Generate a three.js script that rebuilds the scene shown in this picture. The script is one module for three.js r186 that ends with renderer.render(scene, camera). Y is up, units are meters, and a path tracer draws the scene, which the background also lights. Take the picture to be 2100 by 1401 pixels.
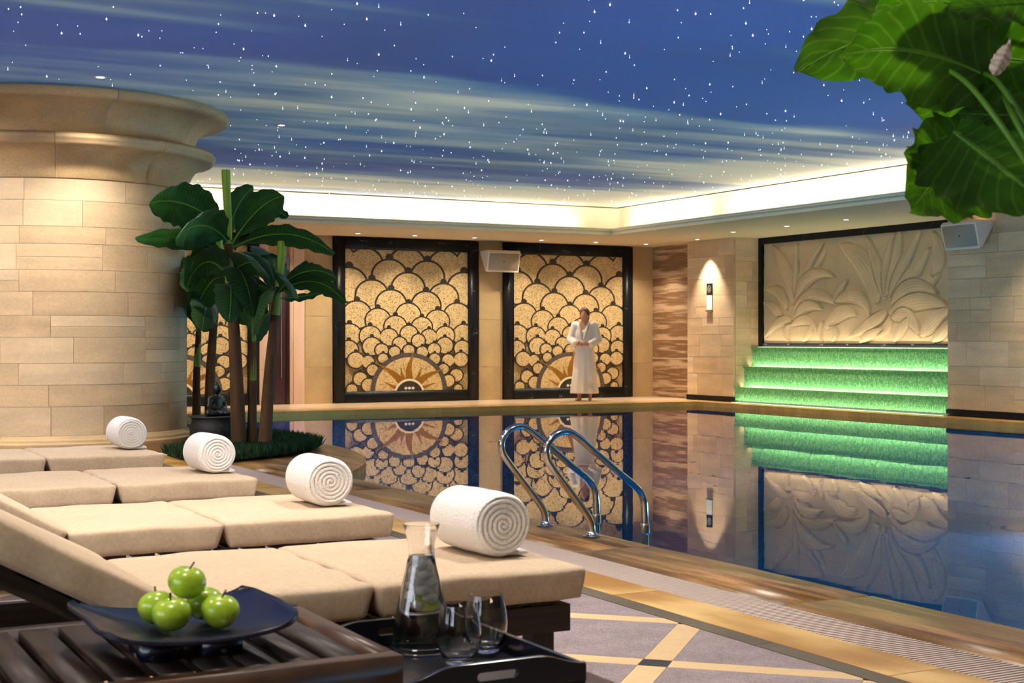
import * as THREE from 'three';
import { mergeGeometries } from 'three/addons/utils/BufferGeometryUtils.js';
import { RectAreaLightUniformsLib } from 'three/addons/lights/RectAreaLightUniformsLib.js';
import { MarchingCubes } from 'three/addons/objects/MarchingCubes.js';

// ───────── camera, exposure, daylight ─────────
const scene = new THREE.Scene();
scene.background = new THREE.Color(0x000000);
const camera = new THREE.PerspectiveCamera(26.54, 2100 / 1401, 0.1, 80);
camera.position.set(0, 1.1, 0);
camera.rotation.order = 'YXZ';
camera.rotation.y = -28 * Math.PI / 180;
camera.rotation.x = -0.0012;
camera.focus = 9.5;
camera.userData.fStop = 9;
const renderer = new THREE.WebGLRenderer();
renderer.toneMapping = THREE.LinearToneMapping;
renderer.toneMappingExposure = 1.0;
renderer.shadowMap.enabled = true;
RectAreaLightUniformsLib.init();
// strengths of the room's own lights, in one place
const POWER = { cove: 34, wash: 15, lounge: 12.5, step: 2.2, window: 2.6, pool: 78, relief: 10, sky: 1.35, column: 26 };
const WARM = new THREE.Color().setRGB(1, 0.86, 0.66), NEUTRAL = new THREE.Color().setRGB(1, 0.92, 0.84), DAY = new THREE.Color().setRGB(0.86, 0.93, 1.0);
const GREEN = new THREE.Color().setRGB(0.9, 1.0, 0.82);
function rectLight(x, y, z, w, h, color, intensity, look) {
  const l = new THREE.RectAreaLight(color, intensity, w, h);
  l.position.set(x, y, z); l.lookAt(...look); scene.add(l); return l;
}
function spot(x, y, z, tx, ty, tz, color, cd, angle, penumbra, radius = 2) {
  const l = new THREE.SpotLight(color, cd, 0, angle, penumbra, 2);
  l.position.set(x, y, z); l.target.position.set(tx, ty, tz); scene.add(l, l.target);
  l.castShadow = true; l.shadow.radius = radius; l.shadow.mapSize.set(1024, 1024); return l;
}

// ───────── helpers ─────────
function rng(seed) { let a = seed >>> 0; return () => { a = (a + 0x6D2B79F5) | 0; let t = Math.imul(a ^ (a >>> 15), 1 | a); t = (t + Math.imul(t ^ (t >>> 7), 61 | t)) ^ t; return ((t ^ (t >>> 14)) >>> 0) / 4294967296; }; }
const R = rng(7);
const rr = (a, b) => a + (b - a) * R();
const V = (x, y, z) => new THREE.Vector3(x, y, z);
const clamp = (x, a = 0, b = 1) => Math.max(a, Math.min(b, x));
const smooth = (a, b, x) => { const t = clamp((x - a) / (b - a)); return t * t * (3 - 2 * t); };
const mix = (a, b, t) => a + (b - a) * t;
const mix3 = (a, b, t) => [mix(a[0], b[0], t), mix(a[1], b[1], t), mix(a[2], b[2], t)];
// value noise that repeats after px by py cells
const HASH = (() => { const r = rng(99), t = new Float32Array(65536); for (let i = 0; i < 65536; i++) t[i] = r(); return t; })();
function vn(x, y, px, py, s = 0) {
  const xi = Math.floor(x), yi = Math.floor(y), fx = x - xi, fy = y - yi, u = fx * fx * (3 - 2 * fx), v = fy * fy * (3 - 2 * fy);
  const h = (i, j) => HASH[((((i % px) + px) % px) * 157 + (((j % py) + py) % py) * 1009 + s * 7919) & 65535];
  return mix(mix(h(xi, yi), h(xi + 1, yi), u), mix(h(xi, yi + 1), h(xi + 1, yi + 1), u), v);
}
function fbm(u, v, px, py, o, s = 0) { let a = 0, w = 0.5, n = 0; for (let i = 0; i < o; i++) { a += w * vn(u * px, v * py, px, py, s + i); n += w; px *= 2; py *= 2; w *= 0.5; } return a / n; }
function tex(w, h, mx, my, f, srgb = true) {          // mx by my: metres that one picture covers
  const d = new Uint8Array(w * h * 4);
  for (let j = 0; j < h; j++) for (let i = 0; i < w; i++) { const c = f(i / w, j / h, i, j), k = (j * w + i) * 4; d[k] = clamp(c[0], 0, 255); d[k + 1] = clamp(c[1], 0, 255); d[k + 2] = clamp(c[2], 0, 255); d[k + 3] = 255; }
  const t = new THREE.DataTexture(d, w, h); t.wrapS = t.wrapT = THREE.RepeatWrapping; t.magFilter = THREE.LinearFilter;
  if (srgb) t.colorSpace = THREE.SRGBColorSpace; t.repeat.set(1 / mx, 1 / my); t.needsUpdate = true; return t;
}
const grey = (w, h, mx, my, f) => tex(w, h, mx, my, (u, v, i, j) => { const g = f(u, v, i, j) * 255; return [g, g, g]; }, false);
const mat = (o) => new THREE.MeshStandardMaterial(o);
const phys = (o) => new THREE.MeshPhysicalMaterial(o);

const used = {};
function numbered(n) { const k = used[n] = (used[n] ?? -1) + 1; return k ? n + '_' + String(k).padStart(3, '0') : n; }
function mesh(name, geo, m, parent) { const o = new THREE.Mesh(geo, m); o.name = name; o.castShadow = o.receiveShadow = true; if (parent) parent.add(o); return o; }
function thing(name, label, category, [x, y, z] = [0, 0, 0], turn = 0, group) { const o = new THREE.Group(); o.name = numbered(name); o.position.set(x, y, z); o.rotation.y = turn; o.userData = { label, category }; if (group) o.userData.group = group; scene.add(o); return o; }
function solo(name, geo, m, label, category, group) { const o = mesh(numbered(name), geo, m, scene); o.userData = { label, category }; if (group) o.userData.group = group; return o; }
function struct(name, geo, m, label, category) { const o = geo ? mesh(name, geo, m, scene) : new THREE.Group(); if (!geo) { o.name = name; scene.add(o); } o.userData = { kind: 'structure', label, category }; return o; }
// uv in metres from the face direction
function boxUV(g, ox = 0, oy = 0, swap = false) {
  const p = g.attributes.position, n = g.attributes.normal, uv = new Float32Array(p.count * 2);
  for (let i = 0; i < p.count; i++) {
    const ax = Math.abs(n.getX(i)), ay = Math.abs(n.getY(i)), az = Math.abs(n.getZ(i)); let u, v;
    if (ay >= ax && ay >= az) { u = p.getX(i); v = p.getZ(i); } else if (ax >= az) { u = p.getZ(i); v = p.getY(i); } else { u = p.getX(i); v = p.getY(i); }
    if (swap) [u, v] = [v, u];
    uv[2 * i] = u + ox; uv[2 * i + 1] = v + oy;
  }
  g.setAttribute('uv', new THREE.BufferAttribute(uv, 2)); return g;
}
function box(x0, x1, y0, y1, z0, z1, ox = 0, oy = 0, swap = false) { const g = new THREE.BoxGeometry(x1 - x0, y1 - y0, z1 - z0); g.translate((x0 + x1) / 2, (y0 + y1) / 2, (z0 + z1) / 2); return boxUV(g, ox, oy, swap); }
const merge = (a) => mergeGeometries(a.map((g) => { const k = g.index ? g.toNonIndexed() : g; for (const n of Object.keys(k.attributes)) if (!['position', 'normal', 'uv'].includes(n)) k.deleteAttribute(n); if (!k.attributes.uv) k.setAttribute('uv', new THREE.BufferAttribute(new Float32Array(k.attributes.position.count * 2), 2)); return k; }));
function smoothNormals(g) {
  g.computeVertexNormals(); const p = g.attributes.position, n = g.attributes.normal, m = new Map();
  const key = (i) => Math.round(p.getX(i) * 2e4) + ',' + Math.round(p.getY(i) * 2e4) + ',' + Math.round(p.getZ(i) * 2e4);
  for (let i = 0; i < p.count; i++) { const k = key(i), a = m.get(k) || [0, 0, 0]; a[0] += n.getX(i); a[1] += n.getY(i); a[2] += n.getZ(i); m.set(k, a); }
  for (let i = 0; i < p.count; i++) { const a = m.get(key(i)), l = Math.hypot(...a) || 1; n.setXYZ(i, a[0] / l, a[1] / l, a[2] / l); }
  return g;
}
// box with round edges and a free displacement, uv in metres
function roundBox(w, h, d, r, nx, ny, nz, f) {
  const g = new THREE.BoxGeometry(w, h, d, nx, ny, nz), p = g.attributes.position; boxUV(g, rr(0, 3), rr(0, 3));
  const v = V(), c = V();
  for (let i = 0; i < p.count; i++) {
    v.fromBufferAttribute(p, i); c.set(clamp(v.x, -w / 2 + r, w / 2 - r), clamp(v.y, -h / 2 + r, h / 2 - r), clamp(v.z, -d / 2 + r, d / 2 - r));
    const n = v.clone().sub(c); if (n.lengthSq() > 1e-12) { n.normalize(); v.copy(c).addScaledVector(n, r); } if (f) f(v, n); p.setXYZ(i, v.x, v.y, v.z);
  }
  return smoothNormals(g);
}
const lathe = (pts, seg = 48) => new THREE.LatheGeometry(pts.map(([x, y]) => new THREE.Vector2(x, y)), seg);
function tube(pts, r, seg = 40, rad = 10, tension = 0.5) { return new THREE.TubeGeometry(new THREE.CatmullRomCurve3(pts.map((p) => V(...p)), false, 'catmullrom', tension), seg, r, rad); }
function taperTube(pts, r0, r1, seg = 16, rad = 8) {
  const c = new THREE.CatmullRomCurve3(pts.map((p) => V(...p))), g = new THREE.TubeGeometry(c, seg, 1, rad, false), p = g.attributes.position, q = V(), v = V();
  for (let i = 0; i <= seg; i++) { c.getPointAt(i / seg, q); const r = mix(r0, r1, i / seg); for (let j = 0; j <= rad; j++) { const k = i * (rad + 1) + j; v.fromBufferAttribute(p, k).sub(q).multiplyScalar(r).add(q); p.setXYZ(k, v.x, v.y, v.z); } }
  return g;
}

// ───────── materials ─────────
const stoneMap = (base, amp, seed, fx = 2, fy = 16) => tex(512, 512, 1.6, 1.6, (u, v) => {
  const a = fbm(u, v, fx, fy, 4, seed) - 0.5, b = fbm(u, v, 5, 5, 4, seed + 9) - 0.5, c = fbm(u, v, 90, 128, 2, seed + 3) - 0.5, k = 1 + amp * (a * 1.1 + b * 0.7 + c * 0.5);
  return [base[0] * k, base[1] * (k * 0.98 + 0.02), base[2] * (k * 0.94 + 0.06)];
});
const grain = grey(256, 256, 0.5, 0.5, (u, v) => fbm(u, v, 48, 48, 3, 5));
const stoneMaps = [stoneMap([214, 184, 142], 0.16, 11), stoneMap([206, 175, 134], 0.18, 21), stoneMap([220, 192, 152], 0.14, 31)];
const M = {};
M.stone = stoneMaps.map((m) => mat({ map: m, roughness: 0.62, bumpMap: grain, bumpScale: 0.0006 }));
M.joint = mat({ color: 0x8f7450, roughness: 0.9 });
M.capital = mat({ map: stoneMap([206, 172, 122], 0.22, 41, 3, 5), roughness: 0.55, bumpMap: grain, bumpScale: 0.0005 });
M.travertine = mat({ map: tex(512, 512, 1.2, 1.2, (u, v) => { const s = fbm(u, v, 2, 26, 5, 51), k = smooth(0.35, 0.7, s); const c = mix3([140, 104, 74], [206, 174, 140], k); const f = 0.93 + 0.14 * fbm(u, v, 64, 128, 2, 5); return [c[0] * f, c[1] * f, c[2] * f]; }), roughness: 0.4 });
M.wallBeige = mat({ map: stoneMap([190, 163, 120], 0.14, 61, 3, 4), roughness: 0.5 });
M.pinkMarble = mat({ map: stoneMap([224, 190, 166], 0.08, 71, 8, 2), roughness: 0.35 });
M.plaster = mat({ color: 0xdcc9a2, roughness: 0.85 });
M.lip = mat({ color: 0xe6d9b8, roughness: 0.7 });
M.coveWhite = mat({ color: 0xf4ecd8, roughness: 0.9 });
const marbleMap = tex(512, 512, 1.5, 1.5, (u, v) => {
  const w = fbm(u, v, 4, 4, 4, 81), a = Math.abs(fbm(u + 0.05 * w, v, 3, 3, 4, 83) - 0.5), b = Math.abs(fbm(u, v + 0.06 * w, 5, 5, 3, 87) - 0.52);
  const k = Math.max(smooth(0.008, 0, a) * smooth(0.5, 0.62, fbm(u, v, 6, 6, 2, 89)), 0.5 * smooth(0.006, 0, b) * smooth(0.52, 0.64, fbm(u, v, 5, 5, 2, 91)));
  const d = 15 + 12 * w; return mix3([d, d + 2, d + 6], [176, 178, 172], k);
});
M.blackMarble = phys({ map: marbleMap, roughness: 0.35, specularIntensity: 0.4 });
M.deckMarble = phys({ map: stoneMap([216, 186, 156], 0.12, 101, 4, 4), roughness: 0.22 });
M.rim = phys({ map: stoneMap([206, 158, 88], 0.22, 111, 4, 10), roughness: 0.3 });
M.coping = phys({ map: tex(512, 512, 1.0, 1.6, (u, v) => { const s = fbm(u, v, 24, 4, 5, 121), b = fbm(u, v, 5, 4, 4, 123), k = clamp(0.75 * s + 0.3 * b - 0.05); const c = mix3([108, 76, 38], [186, 140, 86], smooth(0.25, 0.75, k)); const f = 0.88 + 0.24 * fbm(u, v, 128, 64, 2, 9); return [c[0] * f, c[1] * f, c[2] * f]; }), roughness: 0.32, bumpMap: grain, bumpScale: 0.0004 });
M.ochre = phys({ map: tex(512, 512, 1.4, 1.4, (u, v) => { const s = fbm(u, v, 3, 10, 5, 131), b = fbm(u, v, 4, 4, 4, 133); const c = mix3([172, 120, 48], [226, 186, 116], smooth(0.3, 0.7, 0.5 * s + 0.5 * b)); return c; }), roughness: 0.3 });
M.darkStone = mat({ map: stoneMap([98, 86, 66], 0.25, 141, 6, 6), roughness: 0.5 });
M.carpet = mat({ map: tex(256, 256, 0.32, 0.32, (u, v) => { const n = fbm(u, v, 90, 90, 2, 151), b = fbm(u, v, 4, 4, 3, 153), k = 0.72 + 0.42 * n + 0.16 * (b - 0.5); return [152 * k, 136 * k, 138 * k]; }), roughness: 0.85 });
M.band = mat({ map: stoneMap([214, 182, 134], 0.12, 161, 4, 4), roughness: 0.55 });
M.blackTile = mat({ color: 0x2a2724, roughness: 0.35 });
M.grate = mat({ map: stoneMap([206, 184, 172], 0.08, 171, 4, 4), roughness: 0.6 });
M.channel = mat({ color: 0x1e1a18, roughness: 0.8 });
M.chrome = mat({ color: 0xd9d6cf, metalness: 1, roughness: 0.12 });
M.poolTile = mat({ map: tex(512, 512, 1.28, 1.28, (u, v, i, j) => { const ti = i >> 4, tj = j >> 4, h = HASH[(ti * 131 + tj * 977) & 65535]; if ((i & 15) < 1 || (j & 15) < 1) return [120, 160, 178]; return mix3([14, 88, 146], [54, 150, 190], h); }), roughness: 0.4 });
M.white = mat({ color: 0xe8e2d6, roughness: 0.5 });
const weave = grey(256, 256, 0.08, 0.08, (u, v) => 0.5 + 0.25 * Math.sin(u * Math.PI * 2 * 32) + 0.25 * Math.sin(v * Math.PI * 2 * 32));
const canvasMap = tex(512, 512, 1.1, 1.1, (u, v) => { const b = fbm(u, v, 4, 4, 4, 181) - 0.5, n = fbm(u, v, 128, 128, 2, 183) - 0.5, k = 1 + 0.09 * b + 0.12 * n; return [200 * k, 176 * k, 148 * k]; });
M.canvas = mat({ map: canvasMap, roughness: 0.88, bumpMap: weave, bumpScale: 0.0005 });
const terry = grey(512, 512, 0.2, 0.2, (u, v) => 0.6 * fbm(u, v, 90, 90, 2, 191) + 0.4 * fbm(u, v, 30, 30, 2, 195));
M.towel = phys({ color: 0xf2eeea, roughness: 0.95, sheen: 0.4, sheenRoughness: 0.8, bumpMap: terry, bumpScale: 0.004 });
const woodMap = (a, b, seed) => tex(512, 256, 1.2, 0.3, (u, v) => { const s = fbm(u, v, 2, 22, 5, seed), w = 0.5 + 0.5 * Math.sin((v * 9 + fbm(u, v, 3, 4, 3, seed + 4) * 2.5) * Math.PI * 2), n = fbm(u, v, 32, 128, 2, seed + 6); return mix3(a, b, clamp(0.5 * s + 0.22 * w + 0.35 * n)); });
M.teak = phys({ map: woodMap([26, 18, 14], [74, 54, 42], 201), roughness: 0.55, clearcoat: 0.12, clearcoatRoughness: 0.4 });
M.teakWarm = phys({ map: woodMap([46, 26, 12], [112, 72, 36], 211), roughness: 0.42, clearcoat: 0.2, clearcoatRoughness: 0.3 });
M.darkWood = mat({ map: woodMap([26, 18, 14], [62, 44, 30], 221), roughness: 0.55 });
M.lacquer = phys({ color: 0x0c0d18, roughness: 0.3, clearcoat: 0.6, clearcoatRoughness: 0.08 });
M.glaze = phys({ color: 0x080c26, roughness: 0.3, clearcoat: 0.35, clearcoatRoughness: 0.06 });
M.glass = phys({ color: 0xffffff, transmission: 1, roughness: 0, ior: 1.5, thickness: 0.02 });
M.waterSolid = phys({ color: 0xffffff, transmission: 1, roughness: 0.02, ior: 1.33, thickness: 0.1 });
M.apple = phys({ map: tex(256, 256, 1, 1, (u, v) => { const n = fbm(u, v, 10, 5, 4, 231), d = fbm(u, v, 90, 60, 1, 233), k = d > 0.86 ? 0.35 : 0; return mix3(mix3([134, 178, 24], [190, 214, 58], n), [206, 220, 120], k); }), roughness: 0.32, clearcoat: 0.5, clearcoatRoughness: 0.15 });
M.stem = mat({ color: 0x4a3a1c, roughness: 0.8 });
// ───────── room shell ─────────
const SOF = 2.9, CEIL = 3.4, BACK = -23.6, RIGHT = 15.4;
const WATER = -0.075;
const floor = struct('floor', box(-6.5, 3.22, -0.3, -0.014, BACK, 4.5), M.carpet, 'grey speckled floor with cream diamond bands under the loungers', 'floor');
struct('floor_001', box(-6.5, RIGHT + 0.4, -0.3, 0, BACK, -21.75), M.deckMarble, 'pale polished stone walkway along the mosaic panels', 'floor');
// back wall: core and slabs of stone between the panels
const wallBack = struct('wall_back', box(-6.5, 16.2, -0.3, CEIL + 0.3, BACK - 0.3, BACK - 0.02), M.joint, 'beige stone back wall behind the mosaic panels', 'wall');
for (const [x0, x1, m] of [[-6.5, 4.9, M.wallBeige], [7.7, 7.88, M.pinkMarble], [8.5, 9.03, M.wallBeige], [11.82, 12.35, M.wallBeige], [15.14, 15.65, M.wallBeige]]) {
  const ys = [0, 0.62 + rr(-0.1, 0.1), 1.5 + rr(-0.15, 0.1), 2.25 + rr(-0.1, 0.1), SOF];
  for (let k = 0; k < 4; k++) mesh('stone_slab', box(x0 + 0.002, x1 - 0.002, ys[k] + 0.002, ys[k + 1] - 0.002, BACK - 0.02, BACK + rr(0, 0.003), rr(0, 2), rr(0, 2)), m, wallBack);
}
{ // reeded pilaster beside the door
  mesh('pilaster', box(8.24, 8.5, 0, SOF, BACK - 0.02, BACK + 0.05, 0, 0), M.pinkMarble, wallBack);
  for (const x of [8.255, 8.3]) mesh('pilaster_bead', box(x, x + 0.022, 0, SOF, BACK + 0.05, BACK + 0.075), M.pinkMarble, wallBack);
}
const door = struct('door_1', null, null, 'narrow dark red door with a glass pane and tall chrome handle', 'door');
{
  const red = phys({ color: 0x2e0f0c, roughness: 0.25, clearcoat: 0.5 });
  for (const [a, b] of [[7.9, 7.96], [8.18, 8.23]]) mesh('door_frame', box(a, b, 0, 2.4, BACK - 0.02, BACK + 0.05), red, door);
  mesh('door_frame', box(7.9, 8.23, 2.4, 2.52, BACK - 0.02, BACK + 0.05), red, door);
  mesh('door_panel', box(7.96, 8.18, 0.02, 2.4, BACK - 0.02, BACK + 0.01), mat({ color: 0x4a2f38, roughness: 0.15 }), door);
  mesh('door_handle', tube([[8.08, 0.45, BACK + 0.05], [8.08, 1.2, BACK + 0.05], [8.08, 1.95, BACK + 0.05]], 0.016, 4, 8), M.chrome, door);
  mesh('wall_header', box(7.88, 8.24, 2.52, SOF, BACK - 0.02, BACK), M.wallBeige, door);
}
// right wall: far travertine part, pier with the sign, recess of the relief, long near part
function ashlar(parent, axis, at, out, s0, s1, y0, y1, mats, rows, wmin, wmax, seed) {
  const r = rng(seed); let y = y0; const n = rows;
  for (let k = 0; k < n; k++) {
    const h = (y1 - y0) / n * (k % 2 ? 0.86 : 1.14) * (n % 2 && k === n - 1 ? 0.98 : 1), yt = k === n - 1 ? y1 : y + h; let s = s0, first = true;
    while (s < s1 - 0.01) {
      let e = s + (first ? r() * 0.7 + 0.3 : 1) * (wmin + r() * (wmax - wmin)); first = false; if (e > s1 - wmin * 0.45) e = s1;
      const m = mats[Math.floor(r() * mats.length)], t = 0.03 + r() * 0.002, cut = r() < 0.22 && yt - y > 0.3 ? [y, (y + yt) / 2, yt] : [y, yt];
      for (let c = 0; c + 1 < cut.length; c++) {
        const g = axis === 'x' ? box(Math.min(at, at + out * t), Math.max(at, at + out * t), cut[c] + 0.002, cut[c + 1] - 0.002, s + 0.002, e - 0.002, r() * 3, r() * 3) : box(s + 0.002, e - 0.002, cut[c] + 0.002, cut[c + 1] - 0.002, Math.min(at, at + out * t), Math.max(at, at + out * t), r() * 3, r() * 3);
        mesh('stone_block', g, m, parent);
      }
      s = e;
    }
    y = yt;
  }
}
struct('wall_right_002', box(16.03, 16.4, -0.3, CEIL + 0.3, BACK, 4.5), M.joint, 'masonry behind the carved relief', 'wall');
const wallFar = struct('wall_right_001', merge([box(RIGHT + 0.03, 16.03, -0.3, SOF, -22.07, -20.68), box(15.68, 16.03, -0.3, SOF, BACK, -22.07)]), M.joint, 'stone pier and veined travertine wall beside the carved relief', 'wall');
const wallRight = struct('wall_right', box(RIGHT + 0.03, 16.03, -0.3, SOF, -15.54, 4.5), M.joint, 'cream ashlar stone wall along the far side of the pool', 'wall');
for (let k = 0; k < 8; k++) mesh('travertine_slab', box(15.65, 15.68, k * SOF / 8 + 0.002, (k + 1) * SOF / 8 - 0.002, BACK, -22.072, rr(0, 3), rr(0, 3)), M.travertine, wallFar);
ashlar(wallFar, 'x', RIGHT + 0.03, -1, -22.07, -20.66, 0.09, SOF, M.stone, 8, 0.4, 0.8, 301);
ashlar(wallFar, 'z', -20.68, 1, RIGHT + 0.03, 16.0, 0.0, SOF, M.stone, 7, 0.3, 0.6, 302);
ashlar(wallRight, 'x', RIGHT + 0.03, -1, -15.54, -8, 0.1, SOF, M.stone, 9, 0.35, 0.85, 303);
ashlar(wallFar, 'z', -22.07, -1, RIGHT + 0.03, 15.68, 0.0, SOF, M.stone, 7, 0.3, 0.6, 304);
mesh('plain_stone', box(RIGHT, RIGHT + 0.03, 0.1, SOF, -8, 4.5), M.stone[0], wallRight);
const skirt = struct('baseboard_right', null, null, 'polished black marble skirting at the foot of the pool wall', 'baseboard');
for (const [a, b] of [[-22.08, -21.35], [-21.345, -20.65], [-15.56, -13.9], [-13.896, -12.2], [-12.196, -10.5], [-10.496, 4.4]]) mesh('skirting_slab', box(RIGHT - 0.015, RIGHT + 0.03, 0, 0.095, a, b, rr(0, 2), rr(0, 2)), M.blackMarble, skirt);
struct('wall_left', box(-6.9, -6.5, -0.3, 0.35, BACK, 4.5), M.wallBeige, 'beige wall low under the long window', 'wall');
struct('wall_left_001', merge([box(-6.9, -6.5, 2.65, CEIL + 0.3, BACK, 4.5), box(-6.9, -6.5, 0.35, 2.65, BACK, -5.5), box(-6.9, -6.5, 0.35, 2.65, 2.5, 4.5)]), M.wallBeige, 'beige wall around the long window', 'wall');
struct('wall_near', box(-6.9, 16.4, -1.6, CEIL + 0.3, 4.5, 4.8), M.wallBeige, 'beige wall facing the mosaic panels', 'wall');
const win = struct('window_1', null, null, 'long window with pale frames beside the loungers', 'window');
for (let k = 0; k < 5; k++) mesh('mullion', box(-6.75, -6.65, 0.35, 2.65, -5.5 + k * 2 - 0.04, -5.5 + k * 2 + 0.04), M.white, win);
for (let k = 0; k < 4; k++) mesh('window_pane', box(-6.72, -6.71, 0.37, 2.63, -5.46 + k * 2, -3.54 + k * 2), mat({ color: 0x9fb0c0, roughness: 0.2, emissive: 0xdfeaff, emissiveIntensity: 2.6 }), win);
for (let k = 0; k < 4; k++) rectLight(-6.62, 1.5, -4.5 + k * 2, 1.85, 2.2, DAY, POWER.window, [0, 1.5, -4.5 + k * 2]);

// ceiling: lowered border with a lit cove round the painted sky
const CX0 = -4.2, CX1 = 13.2, CZ0 = -21.15, CZ1 = -5.9;   // inner edge of the border
struct('ceiling_001', merge([box(-6.5, 16.05, SOF, SOF + 0.06, BACK, CZ0 - 0.02), box(CX1 + 0.02, 16.05, SOF, SOF + 0.06, CZ0 - 0.02, 4.5), box(-6.5, CX0 - 0.02, SOF, SOF + 0.06, CZ0 - 0.02, 4.5), box(CX0 - 0.02, CX1 + 0.02, SOF, SOF + 0.06, CZ1 + 0.02, 4.5)]), M.plaster, 'cream plaster soffit with small downlights', 'ceiling');
const lipPts = [[-0.02, 0], [0.0, 0], [0.0, 0.045], [0.045, 0.065], [0.045, 0.08], [0.06, 0.09], [0.06, 0.105], [-0.05, 0.105], [-0.05, 0.06], [-0.02, 0.06]];
function lipRun(len) { const s = new THREE.Shape(lipPts.map(([a, b]) => new THREE.Vector2(a, b))); const g = new THREE.ExtrudeGeometry(s, { depth: len, bevelEnabled: false }); return boxUV(g); }
const trim = struct('trim_1', null, null, 'stepped cream moulding along the edge of the lit cove', 'trim');
{
  let g = lipRun(CX1 - CX0 + 0.1); g.rotateY(-Math.PI / 2); g.translate(CX1 + 0.05, SOF, CZ0); mesh('moulding', g, M.lip, trim);            // back edge, faces +z
  g = lipRun(CZ1 - CZ0 + 0.1); g.rotateY(Math.PI); g.translate(CX1, SOF, CZ1 + 0.05); mesh('moulding', g, M.lip, trim);                    // right edge, faces -x
  g = lipRun(CX1 - CX0 + 0.1); g.rotateY(Math.PI / 2); g.translate(CX0 - 0.05, SOF, CZ1); mesh('moulding', g, M.lip, trim);
  g = lipRun(CZ1 - CZ0 + 0.1); g.translate(CX0, SOF, CZ0 - 0.05); mesh('moulding', g, M.lip, trim);
}
const DEEP = 0.42;
struct('trim_2', merge([box(CX0 - DEEP - 0.1, CX1 + DEEP + 0.1, SOF + 0.05, CEIL + 1.0, CZ0 - DEEP - 0.08, CZ0 - DEEP), box(CX1 + DEEP, CX1 + DEEP + 0.08, SOF + 0.05, CEIL + 1.0, CZ0 - DEEP, CZ1 + DEEP), box(CX0 - DEEP - 0.08, CX0 - DEEP, SOF + 0.05, CEIL + 1.0, CZ0 - DEEP, CZ1 + DEEP), box(CX0 - DEEP - 0.1, CX1 + DEEP + 0.1, SOF + 0.05, CEIL + 1.0, CZ1 + DEEP, CZ1 + DEEP + 0.08)]), M.coveWhite, 'white inner wall of the lit ceiling cove', 'cove');
struct('ceiling_002', box(CX0 - DEEP - 0.1, CX1 + DEEP + 0.1, CEIL + 0.8, CEIL + 1.0, CZ0 - DEEP - 0.08, CZ1 + DEEP + 0.08), M.coveWhite, 'plain slab above the stretched sky fabric', 'ceiling');
// painted sky: streaked clouds on deep blue
const skyW = CX1 - CX0 + 0.5, skyD = CZ1 - CZ0 + 0.5;
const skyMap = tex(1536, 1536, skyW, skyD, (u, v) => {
  const x = u * skyW, z = v * skyD;                                   // metres from the far left corner
  const warp = fbm(u, v, 4, 7, 3, 401) - 0.5;
  const a = fbm(u + 0.03 * warp, v + 0.02 * warp, 3, 9, 5, 403), b = fbm(u, v, 5, 34, 4, 407), c = fbm(u, v, 6, 90, 3, 411), d = fbm(u, v, 2, 4, 2, 415);
  const wisp = 0.62 * a + 0.2 * b + 0.07 * c + 0.2 * d;                // 0.3 .. 0.75
  const edgePale = Math.max(smooth(4.6, 0.3, z), 0.85 * smooth(4.2, 0.3, skyW - x)) * (0.55 + 0.9 * (b - 0.3)); // streaky, paler colour towards the far and right edges
  let k = wisp + 0.3 * edgePale;
  const deep = mix3([14, 46, 112], [30, 84, 156], fbm(u, v, 4, 8, 3, 421));
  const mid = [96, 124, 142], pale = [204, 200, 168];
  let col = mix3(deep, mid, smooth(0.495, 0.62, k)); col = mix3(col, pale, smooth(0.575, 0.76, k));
  const f = 0.96 + 0.08 * c; return [col[0] * f, col[1] * f, col[2] * f];
});
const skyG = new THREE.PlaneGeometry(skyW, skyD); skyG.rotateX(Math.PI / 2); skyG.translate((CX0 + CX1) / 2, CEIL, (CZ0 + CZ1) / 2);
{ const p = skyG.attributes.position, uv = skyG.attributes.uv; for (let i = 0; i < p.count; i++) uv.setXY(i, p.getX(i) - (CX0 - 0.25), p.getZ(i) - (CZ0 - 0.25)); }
// the sky is a printed fabric lit from the space above it
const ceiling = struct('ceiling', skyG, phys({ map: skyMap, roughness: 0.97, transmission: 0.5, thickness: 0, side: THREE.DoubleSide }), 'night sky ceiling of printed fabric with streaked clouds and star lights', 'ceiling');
struct('ceiling_003', merge([box(CX0 - DEEP, CX1 + DEEP, CEIL, CEIL + 0.03, CZ0 - DEEP, CZ0 - 0.25), box(CX0 - DEEP, CX1 + DEEP, CEIL, CEIL + 0.03, CZ1 + 0.25, CZ1 + DEEP), box(CX1 + 0.25, CX1 + DEEP, CEIL, CEIL + 0.03, CZ0 - 0.25, CZ1 + 0.25), box(CX0 - DEEP, CX0 - 0.25, CEIL, CEIL + 0.03, CZ0 - 0.25, CZ1 + 0.25)]), M.coveWhite, 'white border strip around the sky fabric', 'ceiling');
for (let i = 0; i < 4; i++) for (let j = 0; j < 4; j++) { const x = CX0 + (i + 0.5) * (CX1 - CX0) / 4, z = CZ0 + (j + 0.5) * (CZ1 - CZ0) / 4; solo('backlight_panel', box(x - 2, x + 2, CEIL + 0.72, CEIL + 0.75, z - 1.75, z + 1.75), mat({ color: 0xffffff, emissive: 0xe6eeff, emissiveIntensity: 0.3 }), 'flat light panel hidden above the sky fabric', 'light panel', 'light panels above the sky fabric'); rectLight(x, CEIL + 0.715, z, 3.9, 3.4, new THREE.Color().setRGB(0.9, 0.95, 1), POWER.sky, [x, 0, z + 1e-4]); }
const edgeM = mat({ color: 0x6b5c33, roughness: 0.6 });
mesh('edge_trim', box(CX0 - 0.25, CX1 + 0.27, CEIL - 0.015, CEIL + 0.03, CZ0 - 0.275, CZ0 - 0.25), edgeM, ceiling);
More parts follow.
